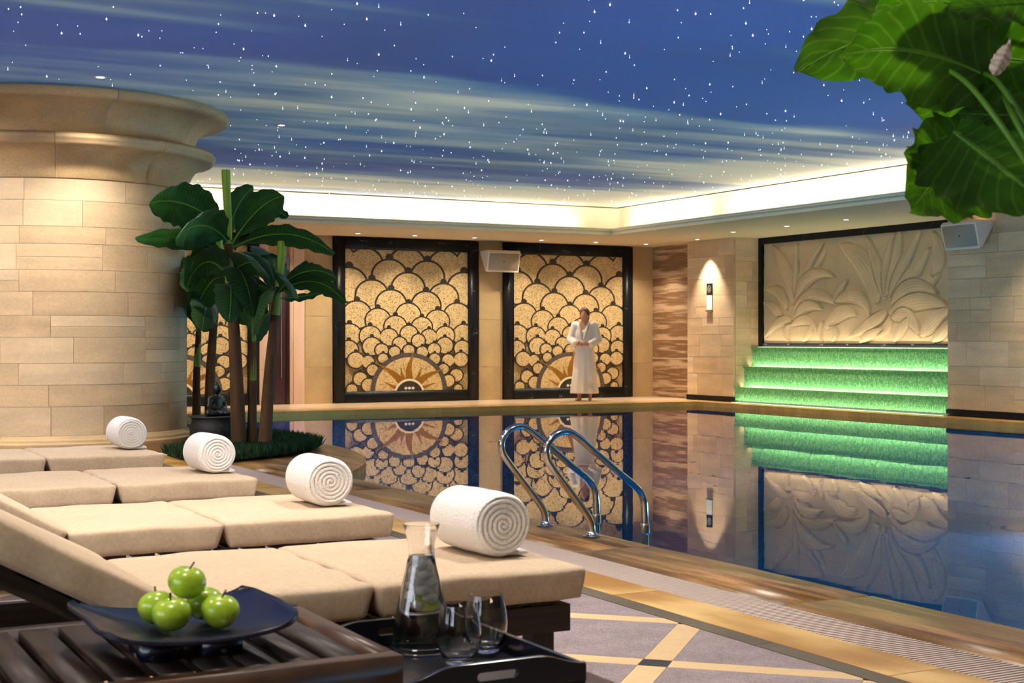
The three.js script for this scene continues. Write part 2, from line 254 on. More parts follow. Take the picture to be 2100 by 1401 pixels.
mesh('edge_trim', box(CX1 + 0.25, CX1 + 0.275, CEIL - 0.015, CEIL + 0.03, CZ0 - 0.25, CZ1 + 0.25), edgeM, ceiling);
// cove lamps: tubes on the shelf behind the moulding, with gaps between some of them
const tubeM = mat({ color: 0xffffff, emissive: 0xffe2b0, emissiveIntensity: 4 });
function coveLamp(x0, z0, x1, z1, group) {
  const along = Math.abs(x1 - x0) > Math.abs(z1 - z0), len = along ? x1 - x0 : z1 - z0, cx = (x0 + x1) / 2, cz = (z0 + z1) / 2;
  solo('cove_light_tube', along ? box(x0, x1, SOF + 0.061, SOF + 0.08, cz - 0.03, cz + 0.03) : box(cx - 0.03, cx + 0.03, SOF + 0.061, SOF + 0.08, z0, z1), tubeM, group, 'cove light', 'tubes hidden in the ceiling cove');
  const l = new THREE.RectAreaLight(WARM.clone().lerp(new THREE.Color(1, 1, 1), 0.35), POWER.cove, along ? len : 0.06, along ? 0.06 : len); l.position.set(cx, SOF + 0.085, cz); l.rotation.x = Math.PI / 2; scene.add(l);
}
const TUBE = 'fluorescent tube hidden behind the cove moulding';
for (const [a, b] of [[-4.3, 0.9], [1, 6.2], [6.3, 12.72]]) coveLamp(a, CZ0 - 0.24, b, CZ0 - 0.24, TUBE);
for (const [a, b] of [[-21.2, -18.85], [-18.45, -13.2], [-13.1, -9.5], [-9.4, -5.9]]) coveLamp(CX1 + 0.24, a, CX1 + 0.24, b, TUBE);
for (const [a, b] of [[-4.2, 4], [4.2, 13]]) coveLamp(a, CZ1 + 0.24, b, CZ1 + 0.24, TUBE);
for (const [a, b] of [[-21, -13.6], [-13.4, -6]]) coveLamp(CX0 - 0.24, a, CX0 - 0.24, b, TUBE);
// star lights: small glowing crystals hung on short stems
{
  const drop = (r, l) => merge([new THREE.OctahedronGeometry(r, 1).scale(1, 1.25, 1), new THREE.CylinderGeometry(0.0009, 0.0009, l, 4).translate(0, l / 2, 0)].map((g) => g.translate(0, -l, 0)));
  const geos = [drop(0.0032, 0.004), drop(0.0045, 0.008), drop(0.0065, 0.014), drop(0.004, 0.024)];
  const glow = [[1, 1, 1], [0.8, 0.88, 1], [1, 0.82, 0.92]].map((c) => { const m = mat({ color: 0xffffff, roughness: 0.4 }); m.emissive.setRGB(...c); m.emissiveIntensity = 2.2; return m; });
  const pts = [], r = rng(505);
  for (let i = 0; i < 2600; i++) { const x = CX0 + 0.2 + r() * (CX1 - CX0 - 0.1), z = CZ0 - 0.1 + r() * (CZ1 - CZ0); const d = x * 0.469 - z * 0.883, l = x * 0.883 + z * 0.469; if (Math.abs(l) < d * 0.40 + 0.6 && d > 8.5) pts.push({ x, z, d, g: [0, 0, 0, 1, 1, 2, 3][Math.floor(r() * 7)], m: [0, 0, 1, 1, 2][Math.floor(r() * 5)] }); }
  const keep = pts.filter((p) => Math.hypot(p.x - 2.8, p.z + 15) > 1.8).slice(0, 950).sort((a, b) => a.d - b.d);
  keep.slice(0, 300).forEach((p) => mesh('star_light', geos[p.g], glow[p.m], ceiling).position.set(p.x, CEIL, p.z));
  const rest = keep.slice(300), o = mesh('star_lights', merge(rest.map((p) => geos[p.g].clone().scale(1.15, 1.15, 1.15).translate(p.x, CEIL, p.z))), glow[0], ceiling); o.userData.kind = 'stuff';
}
// downlights: ring, glowing lens and its light
const lensM = mat({ color: 0xffffff, emissive: 0xfff0d8, emissiveIntensity: 5 });
const ringG = lathe([[0.036, -0.004], [0.05, -0.006], [0.058, -0.002], [0.058, 0.0], [0.036, 0.0], [0.036, -0.004]], 24), lensG = new THREE.CylinderGeometry(0.035, 0.035, 0.006, 20);
function downlight(x, z, label, group, cd, angle, pen, color = WARM, lean = [0, 0], radius = 2, y = SOF) {
  const t = thing('ceiling_downlight', label, 'downlight', [x, y, z], 0, group);
  mesh('ring', ringG, M.white, t); mesh('lens', lensG, lensM, t).position.y = -0.004;
  spot(x, y - 0.02, z, x + lean[0], 0, z + lean[1], color, cd, angle, pen, radius);
}
const washLabel = 'small round downlight in the soffit before the mosaic panels';
for (const x of [5.4, 6.7, 8.0, 9.2, 10.25, 11.4, 12.75, 13.9, 15.0]) downlight(x, BACK + 0.75, washLabel, 'downlights before the mosaic panels', POWER.wash, 0.95, 0.9, WARM, [0, -0.2]);
downlight(15.12, -21.36, 'small round downlight close above the pier with the plaque', undefined, POWER.wash * 1.6, 0.62, 0.45, new THREE.Color().setRGB(1, 0.88, 0.78), [0.22, 0]);
downlight(15.24, -14.9, 'small round downlight close above the white loudspeaker on ashlar', undefined, POWER.wash * 0.9, 0.7, 0.7, new THREE.Color().setRGB(1, 0.86, 0.72), [0.2, 0]);
const reliefLabel = 'small round downlight in the soffit before the carved relief';
for (const z of [-13.4, -11.8, -10.2]) downlight(14.7, z, 'small round downlight in the soffit along the ashlar wall', 'downlights along the ashlar wall', POWER.wash * 1.3, 0.9, 0.9, WARM, [0.4, 0]);
for (const z of [-19.6, -18.2, -16.8]) downlight(14.6, z, reliefLabel, 'downlights before the carved relief', POWER.wash * 1.0, 0.8, 0.9, WARM, [0.5, 0]);
const loungeLabel = 'small round downlight in the soffit over the loungers';
for (const [x, z] of [[-0.4, -5.4], [1.2, -5.4], [2.8, -5.4], [4.4, -5.4], [-0.4, -4.1], [1.2, -4.0], [2.8, -4.1], [0.4, -2.2]]) downlight(x, z, loungeLabel, 'downlights over the loungers', POWER.lounge * (z > -3 ? 0.9 : 1.2), 1.1, 0.9, NEUTRAL, [0, -0.6], 6);

downlight(2.77, -12.88, 'round downlight in the starry ceiling before the column capital', undefined, POWER.column, 0.95, 0.8, NEUTRAL, [0, -0.5], 4, CEIL);
downlight(5.1, -14.85, 'round downlight in the starry ceiling over the banana plants', undefined, POWER.column * 0.25, 0.8, 0.8, NEUTRAL, [0, 0], 4, CEIL);
for (const [x, z] of [[0.4, -12.9], [-0.6, -9.8], [0.6, -8.0], [2.6, -8.2]]) downlight(x, z, 'round downlight in the starry ceiling over the loungers', 'downlights in the starry ceiling', POWER.column * (z < -9 ? 1.5 : 0.6), 1.1, 0.9, NEUTRAL, z < -9 ? [1.2, -0.9] : [0, -0.5], 4, CEIL);
downlight(3.0, -3.85, 'small round downlight in the soffit aimed at the large leaved plant', undefined, POWER.lounge * 1.7, 0.8, 0.8, NEUTRAL, [-0.6, 2.2], 3);
// ───────── pool ─────────
const PX0 = 4.3, PX1 = 15.0, PZ0 = -21.2, PZ1 = 4.0;
const arc = (k) => { const a = mix(-0.665, 0.665, k); return [5.45 * Math.cos(a), -14.4 + 5.45 * Math.sin(a)]; };   // round end of the planted peninsula
struct('floor_002', box(PX0 - 0.2, PX1 + 0.2, -1.6, -1.3, PZ0 - 0.2, PZ1 + 0.2), M.poolTile, 'blue mosaic bottom of the pool', 'pool floor');
struct('wall_pool', merge([box(PX0 - 0.2, PX0, -1.35, -0.12, PZ0, PZ1), box(PX1, PX1 + 0.2, -1.35, -0.13, PZ0, PZ1), box(PX0, PX1, -1.35, -0.13, PZ0 - 0.2, PZ0), box(PX0, PX1, -1.35, -0.12, PZ1, PZ1 + 0.2)]), M.poolTile, 'blue mosaic sides of the pool', 'pool wall');
{ // water surface with faint ripples
  const ripple = grey(512, 512, 3, 3, (u, v) => fbm(u, v, 8, 8, 3, 601));
  const s = new THREE.Shape(); s.moveTo(PX0, -PZ1); s.lineTo(PX1, -PZ1); s.lineTo(PX1, -PZ0); s.lineTo(PX0, -PZ0); for (let k = 0; k <= 24; k++) { const [x, z] = arc(k / 24); s.lineTo(x, -z); } s.lineTo(PX0, -PZ1);
  const g = new THREE.ShapeGeometry(s); g.rotateX(-Math.PI / 2); g.translate(0, WATER, 0); boxUV(g);
  const w = solo('pool_water', g, phys({ color: 0x6fb2d6, transmission: 1, thickness: 0, roughness: 0, ior: 1.33, bumpMap: ripple, bumpScale: 0.0004 }), 'still dark blue pool water mirroring the walls', 'water'); w.userData.kind = 'stuff';
}
// rims of the far sides
const rim = struct('trim_3', null, null, 'golden stone rim along the far pool edges', 'trim');
for (let x = 4.0; x < PX1; x += 1.5) mesh('rim_stone', box(x + 0.002, Math.min(x + 1.5, PX1 + 0.4) - 0.002, -0.16, 0.002, PZ0 - 0.55, PZ0, rr(0, 2), rr(0, 2)), M.rim, rim);
for (let z = PZ0; z < 4; z += 1.5) mesh('rim_stone', box(PX1, RIGHT + 0.05, -0.16, 0, z + 0.002, Math.min(z + 1.5, 4.4) - 0.002, rr(0, 2), rr(0, 2), true), M.rim, rim);
// near deck: dark border, ochre stone, slatted gutter, brown coping
const deckEdge = struct('trim_4', null, null, 'stone bands and slatted overflow gutter along the near pool edge', 'trim');
for (let z = -21.2; z < 4.3; z += 1.7) {
  const e = Math.min(z + 1.7, 4.5);
  mesh('border_stone', box(3.22, 3.308, -0.1, 0, z + 0.002, e - 0.002, rr(0, 2), rr(0, 2)), M.darkStone, deckEdge);
  mesh('ochre_stone', box(3.31, 3.55, -0.1, 0.001, z + 0.6, Math.min(e + 0.596, 4.5), rr(0, 2), rr(0, 2), true), M.ochre, deckEdge);
  mesh('coping_stone', roundBoxAt(3.812, PX0 + 0.015, -0.13, 0.002, z + 1.1, Math.min(e + 1.097, 4.5)), M.coping, deckEdge);
}
function roundBoxAt(x0, x1, y0, y1, z0, z1) { const g = roundBox(x1 - x0, y1 - y0, z1 - z0, 0.02, 2, 2, 2); g.translate((x0 + x1) / 2, (y0 + y1) / 2, (z0 + z1) / 2); return boxUV(g, rr(0, 3), rr(0, 3)); }
mesh('gutter_channel', box(3.55, 3.812, -0.13, -0.06, -21.2, 4.5), M.channel, deckEdge);
{
  const bar = boxUV(new THREE.BoxGeometry(0.256, 0.022, 0.0155)), far = [], step = 0.025; let n = 0;
  for (let z = -3.2; z > -19.5; z -= step) { if (n++ < 300) mesh('gutter_bar', bar, M.grate, deckEdge).position.set(3.681, -0.012, z); else far.push(new THREE.BoxGeometry(0.256, 0.022, 0.0155).translate(3.681, -0.012, z)); }
  for (let z = -3.2 + step; z < 0.5; z += step) far.push(new THREE.BoxGeometry(0.256, 0.022, 0.0155).translate(3.681, -0.012, z));
  mesh('gutter_bars', merge(far), M.grate, deckEdge).userData.kind = 'stuff';
}
{ // peninsula
  const s = new THREE.Shape(); s.moveTo(PX0 - 0.02, 14.4 + 3.35); const a0 = 0.665; for (let k = 24; k >= 0; k--) { const [x, z] = arc(1 - k / 24); s.lineTo(x, -z); } s.lineTo(PX0 - 0.02, 14.4 - 3.35);
  const pts = s.getPoints(); const g = new THREE.ExtrudeGeometry(new THREE.Shape(pts), { depth: 1.33, bevelEnabled: false }); g.rotateX(-Math.PI / 2); g.translate(0, -1.332, 0); boxUV(g);
  struct('floor_003', g, M.coping, 'rounded brown stone peninsula with the planted bed', 'floor');
}
// floor lattice: diamonds of carpet between cream bands with black squares at the crossings
{
  const q = Math.SQRT1_2, w = 0.05, gap = 0.0015, sp = 1.05 * q, a0 = 6.87 * q, b0 = -1.38 * q;
  const piece = (name, A0, A1, B0, B1, m) => {
    let poly = [[A0, B0], [A1, B0], [A1, B1], [A0, B1]].map(([a, b]) => [(a + b) * q, (b - a) * q]);
    const cut = (P, k, lim, s) => { const o = []; for (let i = 0; i < P.length; i++) { const c = P[i], d = P[(i + 1) % P.length], ic = s * (c[k] - lim) <= 0, id = s * (d[k] - lim) <= 0; if (ic) o.push(c); if (ic !== id) { const t = (lim - c[k]) / (d[k] - c[k]); o.push([mix(c[0], d[0], t), mix(c[1], d[1], t)]); } } return o; };
    for (const [k, lim, s] of [[0, 3.215, 1], [0, -0.6, -1], [1, -1.4, 1], [1, -9.2, -1]]) { poly = cut(poly, k, lim, s); if (poly.length < 3) return; }
    let area = 0; poly.forEach((c, i) => { const d = poly[(i + 1) % poly.length]; area += c[0] * d[1] - d[0] * c[1]; }); if (Math.abs(area) < 0.002) return;
    const g = new THREE.ExtrudeGeometry(new THREE.Shape(poly.map(([x, z]) => new THREE.Vector2(x, -z))), { depth: 0.013, bevelEnabled: false }); g.rotateX(-Math.PI / 2); g.translate(0, -0.0135, 0); boxUV(g, rr(0, 2), rr(0, 2)); mesh(name, g, m, floor);
  };
  for (let i = -8; i < 7; i++) for (let j = -9; j < 5; j++) {
    const a = a0 + i * sp, b = b0 + j * sp;
    piece('carpet_diamond', a + w + gap, a + sp - w - gap, b + w + gap, b + sp - w - gap, M.carpet);
    piece('cream_band', a - w, a + w, b + w + gap, b + sp - w - gap, M.band);
    piece('cream_band', a + w + gap, a + sp - w - gap, b - w, b + w, M.band);
    piece('black_square', a - w, a + w, b - w, b + w, M.blackTile);
  }
}
// underwater lamps
{
  const lamp = (x, z, face, label, group) => {
    const t = thing('underwater_lamp', label, 'pool lamp', [x, -0.7, z], 0, group);
    mesh('ring', new THREE.TorusGeometry(0.1, 0.018, 8, 24).rotateY(Math.PI / 2), M.chrome, t);
    mesh('lens', new THREE.SphereGeometry(0.09, 16, 8).scale(0.25, 1, 1), mat({ color: 0xffffff, emissive: 0xdff4ff, emissiveIntensity: 4 }), t);
    spot(x + face * 0.06, -0.7, z, x + face * 4, -1.1, z, new THREE.Color().setRGB(0.75, 0.93, 1), POWER.pool, 1.1, 0.8, 3);
  };
  for (const z of [-11.6, -8.4, -5]) lamp(PX1, z, -1, 'round underwater lamp in the far pool side', 'underwater lamps of the far side');
  for (const z of [-19, -9.4, -6, -2.5]) lamp(PX0, z, 1, 'added round underwater lamp out of view below the brown coping', 'added underwater lamps below the coping');  // added out of view on this side to brighten the pool interior
}
// ───────── column ─────────
const column = thing('stone_column', 'massive round cream stone column with a flared double capital', 'column', [2.8, 0, -15.0]);
{
  function arcBlock(r0, r1, a0, a1, y0, y1, n, ou, ov) {
    const P = [], N = [], U = []; const pt = (r, a, y) => [r * Math.cos(a), y, r * Math.sin(a)];
    const quad = (a, b, c, d, na, nb, ua) => { for (const [p, q, u] of [[a, na, ua[0]], [b, na, ua[1]], [c, nb, ua[2]], [a, na, ua[0]], [c, nb, ua[2]], [d, nb, ua[3]]]) { P.push(...p); N.push(...q); U.push(...u); } };
    for (let i = 0; i < n; i++) {
      const s = mix(a0, a1, i / n), e = mix(a0, a1, (i + 1) / n), ns = [Math.cos(s), 0, Math.sin(s)], ne = [Math.cos(e), 0, Math.sin(e)], us = s * r1 + ou, ue = e * r1 + ou;
      quad(pt(r1, s, y0), pt(r1, s, y1), pt(r1, e, y1), pt(r1, e, y0), ns, ne, [[us, y0 + ov], [us, y1 + ov], [ue, y1 + ov], [ue, y0 + ov]]);
      quad(pt(r0, s, y1), pt(r0, e, y1), pt(r1, e, y1), pt(r1, s, y1), [0, 1, 0], [0, 1, 0], [[us, ov], [ue, ov], [ue, ov + 0.03], [us, ov + 0.03]]);
      quad(pt(r0, e, y0), pt(r0, s, y0), pt(r1, s, y0), pt(r1, e, y0), [0, -1, 0], [0, -1, 0], [[us, ov], [ue, ov], [ue, ov + 0.03], [us, ov + 0.03]]);
    }
    for (const [a, f] of [[a0, 1], [a1, -1]]) { const n = [f * Math.sin(a), 0, -f * Math.cos(a)], A = pt(r0, a, y0), B = pt(r0, a, y1), C = pt(r1, a, y1), D = pt(r1, a, y0); f > 0 ? quad(A, B, C, D, n, n, [[0, 0], [0, 1], [0.03, 1], [0.03, 0]]) : quad(D, C, B, A, n, n, [[0, 0], [0, 1], [0.03, 1], [0.03, 0]]); }
    const g = new THREE.BufferGeometry(); g.setAttribute('position', new THREE.Float32BufferAttribute(P, 3)); g.setAttribute('normal', new THREE.Float32BufferAttribute(N, 3)); g.setAttribute('uv', new THREE.Float32BufferAttribute(U, 2)); return g;
  }
  const r = rng(611), Rc = 1.27; mesh('shaft_core', new THREE.CylinderGeometry(Rc - 0.01, Rc - 0.01, 2.6, 64, 1).translate(0, 1.3, 0), M.joint, column);
  let y = 0.21; const hs = [0.27, 0.2, 0.2, 0.24, 0.2, 0.22, 0.2, 0.24, 0.16, 0.24, 0.2]; const sum = hs.reduce((a, b) => a + b);
  for (const h0 of hs) {
    const h = h0 * (2.59 - 0.21) / sum; let a = r() * 0.4; const end = a + Math.PI * 2;
    while (a < end - 1e-4) { let e = a + (0.34 + r() * 0.42); if (e > end - 0.25) e = end; const j = 0.0014, t = Rc + r() * 0.002; const split = r() < 0.12 && h > 0.2; for (const [p, q] of split ? [[y, y + h * 0.5], [y + h * 0.5, y + h]] : [[y, y + h]]) mesh('stone_block', arcBlock(Rc - 0.03, t, a + j, e - j, p + 0.0016, q - 0.0016, 6, r() * 3, r() * 3), M.stone[Math.floor(r() * 3)], column); a = e; }
    y += h;
  }
  const ring = (name, prof, n, off) => { for (let k = 0; k < n; k++) { const g = new THREE.LatheGeometry(prof.map(([x, yy]) => new THREE.Vector2(x, yy)), Math.round(72 / n), off + k * Math.PI * 2 / n + 0.0012, Math.PI * 2 / n - 0.0024); const uv = g.attributes.uv; for (let i = 0; i < uv.count; i++) uv.setXY(i, uv.getX(i) * 9 / n + k * 0.73, uv.getY(i) * 0.9 + k * 0.31); mesh(name, g, M.capital, column); } };
  const cav = (r0, y0, r1, y1, n) => Array.from({ length: n + 1 }, (_, i) => { const t = i / n * Math.PI / 2; return [r0 + (r1 - r0) * (1 - Math.cos(t)), y0 + (y1 - y0) * Math.sin(t)]; });
  ring('lower_capital', [[1.2, 2.59], [1.272, 2.59], ...cav(1.285, 2.6, 1.5, 2.875, 10), [1.525, 2.88], [1.54, 2.90], [1.54, 2.92], [1.555, 2.93], [1.56, 2.955], [1.54, 2.985], [1.3, 2.985]], 9, 0.5);
  ring('upper_capital', [[1.2, 2.985], [1.34, 2.985], [1.345, 3.03], ...cav(1.35, 3.04, 1.62, 3.285, 10), [1.665, 3.29], [1.69, 3.31], [1.70, 3.345], [1.69, 3.375], [1.66, 3.39], [1.3, 3.39]], 8, 0.92);
  ring('base_moulding', [[1.2, 0.001], [1.34, 0.001], [1.345, 0.13], [1.335, 0.145], [1.315, 0.15], [1.325, 0.165], [1.31, 0.18], [1.29, 0.185], [1.285, 0.205], [1.27, 0.21], [1.2, 0.21]], 8, 0.2);
}
// ───────── mosaic panels ─────────
const speck = tex(512, 512, 1.0, 1.0, (u, v, i, j) => {
  const ti = (i + ((j >> 3) * 5 & 7)) >> 3, tj = j >> 3, h = HASH[(ti * 613 + tj * 2741 + 17) & 65535], b = fbm(u, v, 6, 6, 3, 631) - 0.5, k = 1 + 0.12 * b;
  const q = Math.hypot((i & 7) - 3.5, (j & 7) - 3.5); if (q < 3.4) { if (h < 0.11) return [52, 40, 30]; if (h < 0.17) return [146, 92, 50]; if (h < 0.22) return [112, 116, 108]; }
  const e = ((i & 7) === 0 || (j & 7) === 0) ? 0.95 : 1; return [212 * k * e, 184 * k * e, 132 * k * e];
});
M.mosaic = mat({ map: speck, roughness: 0.35 });
M.outline = mat({ map: tex(128, 128, 0.25, 0.25, (u, v, i, j) => { const h = HASH[((i >> 2) * 331 + (j >> 2) * 1777) & 65535]; return mix3([30, 24, 22], [74, 60, 48], h); }), roughness: 0.4 });
M.gold = mat({ map: tex(128, 128, 0.25, 0.25, (u, v, i, j) => { const h = HASH[((i >> 2) * 431 + (j >> 2) * 1277) & 65535]; return mix3([132, 88, 24], [176, 124, 44], h); }), roughness: 0.3, metalness: 0.2 });
M.sunRing = mat({ map: tex(128, 128, 0.25, 0.25, (u, v, i, j) => { const h = HASH[((i >> 2) * 231 + (j >> 2) * 977) & 65535]; return mix3([60, 54, 56], [104, 94, 88], h); }), roughness: 0.4 });
// scales as [x, y, radius] on a field of 758 by 877 units, rows from the back to the front
const SCALES = [
  [[128, 95, 112], [380, 95, 122], [615, 95, 112], [770, 60, 90], [-20, 60, 90]],
  [[272, 165, 115], [505, 165, 112], [30, 220, 115], [735, 235, 115]],
  [[385, 240, 110], [165, 285, 105], [605, 295, 100]],
  [[280, 340, 100], [495, 345, 98], [75, 405, 92], [690, 410, 92]],
  [[385, 405, 82], [200, 440, 82], [567, 443, 80]],
  [[305, 478, 75], [468, 480, 70], [30, 530, 75], [730, 530, 75]],
  [[388, 523, 60], [265, 543, 60], [512, 540, 55], [152, 537, 70], [613, 533, 65]],
  [[330, 585, 50], [445, 565, 48], [162, 600, 62], [610, 595, 58], [25, 620, 62], [720, 615, 58]],
  [[220, 623, 46], [542, 620, 46], [298, 635, 42], [385, 625, 42], [468, 637, 43]],
  [[65, 685, 55], [137, 695, 45], [228, 675, 38], [545, 680, 42], [630, 690, 46], [710, 685, 52]],
  [[165, 747, 42], [600, 745, 40]],
  [[90, 800, 48], [680, 785, 48]],
  [[140, 840, 48], [630, 820, 45], [40, 865, 40], [690, 870, 34]],
];
function clipRect(P, x0, x1, y0, y1) {
  const cut = (P, k, lim, s) => { const o = []; for (let i = 0; i < P.length; i++) { const c = P[i], d = P[(i + 1) % P.length], ic = s * (c[k] - lim) <= 0, id = s * (d[k] - lim) <= 0; if (ic) o.push(c); if (ic !== id) { const t = (lim - c[k]) / (d[k] - c[k]); o.push([mix(c[0], d[0], t), mix(c[1], d[1], t)]); } } return o; };
  for (const [k, l, s] of [[0, x1, 1], [0, x0, -1], [1, y1, 1], [1, y0, -1]]) { P = cut(P, k, l, s); if (P.length < 3) return null; } return P;
}
const PW = 2.39, PH = 2.48;                                    // field inside the frame, metres
const panelParts = [];
{
  const sx = PW / 758, sy = PH / 877, ux = (x) => (x - 379) * sx, uy = (y) => (877 - y) * sy + 0.2;
  const plate = (poly, z, t, m, name) => { const P = clipRect(poly, -PW / 2, PW / 2, 0.2, 0.2 + PH); if (!P) return; const g = new THREE.ExtrudeGeometry(new THREE.Shape(P.map(([a, b]) => new THREE.Vector2(a, b))), { depth: t, bevelEnabled: false }); g.translate(0, 0, z); boxUV(g, rr(0, 1), rr(0, 1)); panelParts.push([name, g, m]); };
  const disc = (x, y, r, n = 32) => Array.from({ length: n }, (_, i) => { const a = i / n * Math.PI * 2; return [ux(x) + r * sx * Math.cos(a), uy(y) + r * sy * Math.sin(a)]; });
  let z = 0.012; SCALES.forEach((row, k) => {
    for (const [x, y, r] of row) { plate(disc(x, y, r), z, 0.003, M.outline, 'scale_outline'); plate(disc(x, y, r - Math.max(8.5, r * 0.11)), z + 0.0008, 0.0035, M.mosaic, 'scale'); z += 0.0003; }
    for (const [x, y, r] of row) plate(disc(x, y - r - r * 0.04, r * 0.21, 14), z - 0.001, 0.0035, M.outline, 'scale_bud');   // dark bud in the valley above each scale
    z += 0.0028;
  });
  plate(disc(385, 875, 235, 64), z, 0.005, M.sunRing, 'sun_ring'); plate(disc(385, 875, 207, 64), z + 0.002, 0.005, M.mosaic, 'sun_disc');
  const ray = (a, len, w, bend) => { const L = [], Q = []; for (let i = 0; i <= 10; i++) { const t = i / 10, rad = 50 + t * len, b = bend * Math.sin(t * 5) * 13 * t ** 0.4, hw = w * (1 - t) ** 0.8 * (0.75 + 0.4 * Math.sin(t * 3 + 0.5)), ca = Math.cos(a), sa = Math.sin(a); L.push([ux(385 + rad * ca - (b + hw) * sa), uy(875 - rad * sa - (b + hw) * ca)]); Q.unshift([ux(385 + rad * ca - (b - hw) * sa), uy(875 - rad * sa - (b - hw) * ca)]); } plate([...L, ...Q], z + 0.006, 0.004, M.gold, 'sun_ray'); };
  ray(1.53, 205, 23, 1); ray(2.37, 220, 22, -1); ray(0.62, 215, 22, 1.2); ray(1.98, 105, 14, 0.6); ray(1.02, 110, 15, -0.6); ray(2.85, 120, 12, 0.6); ray(0.24, 120, 12, -0.5);
  plate(disc(385, 895, 92, 40), z + 0.009, 0.004, mat({ color: 0xe8ddc4, roughness: 0.4 }), 'sun_halo'); plate(disc(385, 897, 80, 40), z + 0.011, 0.004, M.outline, 'sun_core');
  for (let k = -1; k < 2; k++) plate(disc(385 + k * 22, 862, 9, 10), z + 0.015, 0.003, mat({ color: 0xd8d8d4, roughness: 0.4 }), 'sun_tile');
}
const frameSide = 0.2;
for (const [x, label] of [[6.3, 'scale patterned mosaic panel in black frame behind the banana plants'], [10.43, 'scale patterned mosaic panel in black frame with the whole half sun showing'], [13.745, 'scale patterned mosaic panel in black frame behind the person in white']]) {
  const t = thing('mosaic_panel', label, 'mosaic panel', [x, 0, BACK], 0, 'framed mosaic panels on the back wall');
  mesh('backing', box(-PW / 2 - 0.02, PW / 2 + 0.02, 0.18, 2.7, -0.02, 0.012), M.mosaic, t);
  const bx = (a, b, c, d) => { const g = roundBox(b - a, d - c, 0.11, 0.012, 2, 2, 2); g.translate((a + b) / 2, (c + d) / 2, 0.035); return boxUV(g, rr(0, 3), rr(0, 3)); };
  mesh('frame_bar', bx(-PW / 2 - frameSide, -PW / 2, 0.002, SOF - 0.015), M.blackMarble, t); mesh('frame_bar', bx(PW / 2, PW / 2 + frameSide, 0.002, SOF - 0.015), M.blackMarble, t);
  mesh('frame_bar', bx(-PW / 2, PW / 2, 0.002, 0.2), M.blackMarble, t); mesh('frame_bar', bx(-PW / 2, PW / 2, 0.2 + PH, SOF - 0.015), M.blackMarble, t);
  for (const [n, g, m] of panelParts) mesh(n, g, m, t);
}
